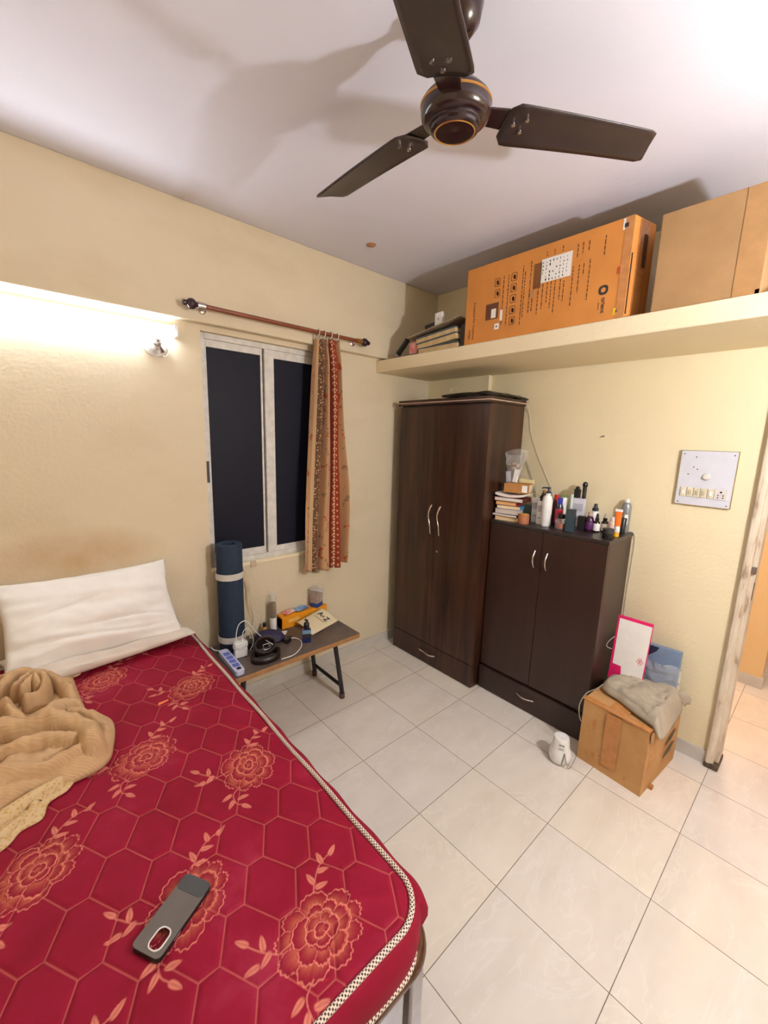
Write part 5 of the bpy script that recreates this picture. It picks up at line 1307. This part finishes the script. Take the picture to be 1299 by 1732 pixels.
# ------------------------------------------------------------------ carton on the floor and its load
cz = .348
fc = thing('floor_carton', 'worn taped brown carton on the floor beside the cabinet', 'box', (-.290, -1.782, 0), math.radians(-5))
w2, d2 = .155, .208   # half y, half x
b = MB()
vsx = []
def cpt(u, v, w_):
    x = d2*u; y = w2*v; z = cz*w_; x += .003*math.sin(v*3+w_*2)*w_; y += .003*math.sin(u*4+w_*3)*w_; z += (.006*inoise((u, v), 2, 3) if w_ > .5 else 0)
    return (x, y, z)
n = 10
for face in range(6):
    V = []; Fc = []
    for j in range(n+1):
        for i in range(n+1):
            a, c = -1+2*i/n, -1+2*j/n
            V.append(cpt(*{0: (a, c, 1), 1: (c, a, 0), 2: (a, -1, (c+1)/2), 3: (-a, 1, (c+1)/2), 4: (-1, -a, (c+1)/2), 5: (1, a, (c+1)/2)}[face]))
    for j in range(n):
        for i in range(n): a = j*(n+1)+i; Fc.append((a, a+1, a+n+2, a+n+1))
    b.add(V, Fc)
m_wc = NT('worn_brown_carton'); co = m_wc.coord()
nA = m_wc.noise(co, 7, 6, .65); m_wc.base(m_wc.mix(m_wc.math('MULTIPLY', m_wc.math('GREATER_THAN', m_wc.noise(m_wc.mapping(co, (1, 1, .6)), 9, 4), .62), .35), m_wc.ramp(nA, [(.3, lin((200, 154, 102))), (.7, lin((182, 134, 84)))]), lin((176, 92, 44))))
m_wc.set(Roughness=.7); m_wc.setin(m_wc.b, 'Specular IOR Level', .25); m_wc.bump(nA, .2, .004); m_wc = m_wc.m
o = b.build('carton', m_wc, fc); wl = o.modifiers.new('weld', 'WELD'); wl.merge_threshold = .001
b = MB(); b.box(-d2-.0065, -d2-.004, -.035, .035, .05, cz-.01); b.box(-d2-.005, d2+.002, -.045, .04, cz+.004, cz+.0065); b.build('tape', m_tape, fc, bevel=.0008)
b = MB(); b.box(-d2-.004, -d2+.03, -w2-.004, w2+.004, cz-.004, cz+.007); b.build('tape_edge', m_tape, fc, bevel=.003)
b = MB(); b.prism([(-d2+.0, 0), (-d2-.006, -.02), (-d2+.02, -.075), (-d2+.045, -.01)], 0, .002, mat=Matrix.Translation((0, -w2-.009, cz)) @ Matrix.Rotation(PI/2, 4, 'X')); b.build('loose_tape', m_tape, fc)
b = MB(); b.prism([(d2-.11, 0), (d2, 0), (d2, .055), (d2-.09, .050)], 0, .003, mat=Matrix.Translation((0, -w2+.03, cz)) @ Matrix.Rotation(math.radians(82), 4, 'X')); b.build('flap', m_kraft2, fc)
b = MB()
for k, zz in enumerate((.10, .17, .24)): b.prism([(.02, zz), (.10, zz+.012), (.15, zz+.045), (.13, zz+.05), (.07, zz+.03), (.02, zz+.014)], 0, .0006, mat=Matrix.Translation((0, -w2-.0065, 0)) @ Matrix.Rotation(PI/2, 4, 'X'))
b.build('printed_marks', M('green_black_print', (74, 78, 60), .7), fc)
b = MB(); b.box(.0-.01, .012, -.01, .01, 0, .018); b.build('torn_scrap', m_kraft, fc, loc=(-d2+.10, -w2-.008, 0))
# cloth bag on the carton
m_cl = M('grey_cotton_cloth', (176, 164, 146), .9, var=.06, vscale=10, bump=.2, bscale=250, spec=.1)
bg = thing('cloth_bag', 'crumpled grey cotton bag draped over the floor carton', 'bag', (0, 0, 0))
V, Fc, d = puffy([(-.330, -1.640), (-.235, -1.635), (-.150, -1.70), (-.095, -1.80), (-.085, -1.90), (-.115, -1.955), (-.20, -1.965), (-.31, -1.965), (-.42, -1.965), (-.492, -1.955), (-.47, -1.90), (-.435, -1.82), (-.39, -1.74), (-.37, -1.68)], .362, .050, .075,
    [([(-.33, -1.66), (-.36, -1.75), (-.41, -1.86), (-.47, -1.94)], .02, .010), ([(-.25, -1.66), (-.27, -1.76), (-.30, -1.90)], .022, .012), ([(-.18, -1.74), (-.22, -1.85), (-.22, -1.94)], .02, .010), ([(-.44, -1.90), (-.35, -1.925), (-.25, -1.93)], .02, .012)], .02, .01, .020, 60, 200, (-.30, -1.83), 5.0,
    gz=lambda x, y: -.055*max(0, min(1, (-1.925-y)/.045)))
b = MB(); b.add(V, Fc); b.build('bag_body', m_cl, bg, smooth=True, solid=.003)
V = []; Fc = []
for k in range(15):
    t_ = k/14; a = -1.2+2.4*t_
    for q in range(6): r = .012+.055*q/5; V.append((-.125+.3*r*math.cos(a)+.02*q/5, -1.925-r*math.cos(a)*.9, .385+r*math.sin(a)*.6-.030*q/5+.009*math.sin(k*2.1)*q/5))
for k in range(14):
    for q in range(5): a = k*6+q; Fc.append((a, a+1, a+7, a+6))
b = MB(); b.add(V, Fc); b.build('gathered_neck', m_cl, bg, smooth=True, solid=.003)
b = MB(); b.tube(catmull([(-.375, -1.655, .405), (-.44, -1.645, .40), (-.49, -1.62, .385), (-.525, -1.605, .33), (-.53, -1.612, .27), (-.515, -1.618, .235)], 8), .0028, 8); b.build('drawstring', M('grey_green_string', (136, 132, 118), .7), bg, smooth=True)
# pink and white folder standing at the back of the carton
pf = thing('pink_folder', 'pink-edged white printed folder standing on the carton', 'folder', (-.190, -1.700, .363), 0)
fm = frame((.10, -1, .0), (.06, 0, 1), (0, 0, 0))   # right = -y, up
vs = []
b = MB(); b.box(-.083, .083, -.008, .368, -.012, 0, mat=fm @ Matrix.Rotation(math.radians(-1.5), 4, 'Z')); pk = b.build('cover', M('hot_pink_card', (226, 24, 104), .45), pf, bevel=.002)
b = MB(); b.prism([(-.070, .025+.062), (-.028, .085), (-.018, .004), (.078, .001), (.080, .352), (-.074, .352)], .0002, .0014, mat=fm @ Matrix.Rotation(math.radians(-1.5), 4, 'Z')); b.build('white_sheet', m_paper, pf)
b = MB(); ff = fm @ Matrix.Rotation(math.radians(-1.5), 4, 'Z')
for (x, y) in ((.046, .145), (.062, .145), (.054, .157), (.054, .133)):
    b.tube([ff @ Vector((x+.007*math.cos(a), y+.007*math.sin(a), .002)) for a in [2*PI*i/12 for i in range(12)]], .0012, 5, closed=True)
b.build('pink_emblem', M('pink_print', (214, 60, 96), .6), pf)
b = MB(); b.tube(catmull([ff @ Vector(p) for p in ((-.083, .24, 0), (-.108, .20, .004), (-.112, .17, .004), (-.085, .165, .003))], 6), .0015, 6); b.build('tie_string', m_offw, pf, smooth=True)
# blue packet in clear plastic
bp2 = thing('blue_packet', 'blue and navy packet in crinkled clear plastic behind the cloth bag', 'packet', (-.075, -1.835, .363), math.radians(5))
bx(-.016, .016, -.080, .080, 0, .225).build('packet', M('slate_blue_plastic', (116, 136, 164), .35, var=.06), bp2, rot=(0, .05, 0), bevel=.004)
b = MB(); b.prism([(.080, .225), (.080, .150), (.030, .200), (.020, .225)], 0, .001, mat=Matrix(((0, 0, -1, -.0170), (1, 0, 0, 0), (0, 1, 0, 0), (0, 0, 0, 1)))); b.build('navy_corner', M('navy_card', (34, 40, 66), .4), bp2)
V = []; Fc = []; n = 22
for j in range(n+1):
    for i in range(n+1):
        u, v = i/n, j/n; V.append((-.024-.030*inoise((u*2, v*2), 2.2, 6)-.022*math.sin(PI*u), -.092+.184*u, .002+.150*v))
for j in range(n):
    for i in range(n): a = j*(n+1)+i; Fc.append((a, a+1, a+n+2, a+n+1))
b = MB(); b.add(V, Fc); b.build('clear_wrap', clear('crinkled_wrap', (240, 242, 244), .18, .08), bp2)
# white gadget on floor
fr = thing('white_freshener', 'white tapered air freshener on the floor left of the carton', 'air freshener', (-.585, -1.560, 0), 0)
b = MB(); b.lathe([(0, 0), (.034, 0), (.048, .010), (.055, .032), (.054, .058), (.049, .074), (.044, .082), (.042, .104), (.038, .138), (.036, .144), (.028, .146), (0, .138)], 36); b.build('shell', m_white, fr, smooth=True)
cdir = Vector((CAM[0]+.585, CAM[1]+1.56, 0)).normalized()
def onf(z, r, s=0.0, tl=0.0): 
    rt_ = Vector((-cdir.y, cdir.x, 0)); a = s; nrm = (cdir*math.cos(a)+rt_*math.sin(a)); right_ = Vector((0, 0, 1)).cross(nrm)
    return frame(right_, (0, 0, 1), nrm*r+Vector((0, 0, z)))
text('Wet', .014, m_inkd, fr, onf(.118, .0415, .1), 'logo_text', bold=.0004)
for k in range(2): 
    b = MB(); b.box(-.012, .012, -.0015, .0015, 0, .0004); o = b.build('print_line', M('grey_print', (150, 146, 140), .6), fr); o.matrix_local = onf(.102-.007*k, .0435, .1)
rt_ = Vector((-cdir.y, cdir.x, 0))
b = MB(); b.tube(catmull([cdir*.053+rt_*.012+Vector((0, 0, .02)), cdir*.055+rt_*.018+Vector((0, 0, .05)), cdir*.048+rt_*.022+Vector((0, 0, .084)), cdir*.050+rt_*.030+Vector((0, 0, .05)), cdir*.050+rt_*.046+Vector((0, 0, .01)), cdir*.03+rt_*.064+Vector((0, 0, .03)), cdir*.0+rt_*.078+Vector((0, 0, .06))], 8), .0022, 8); b.build('cord', M('grey_loop_cord', (150, 144, 136), .5), fr, smooth=True)
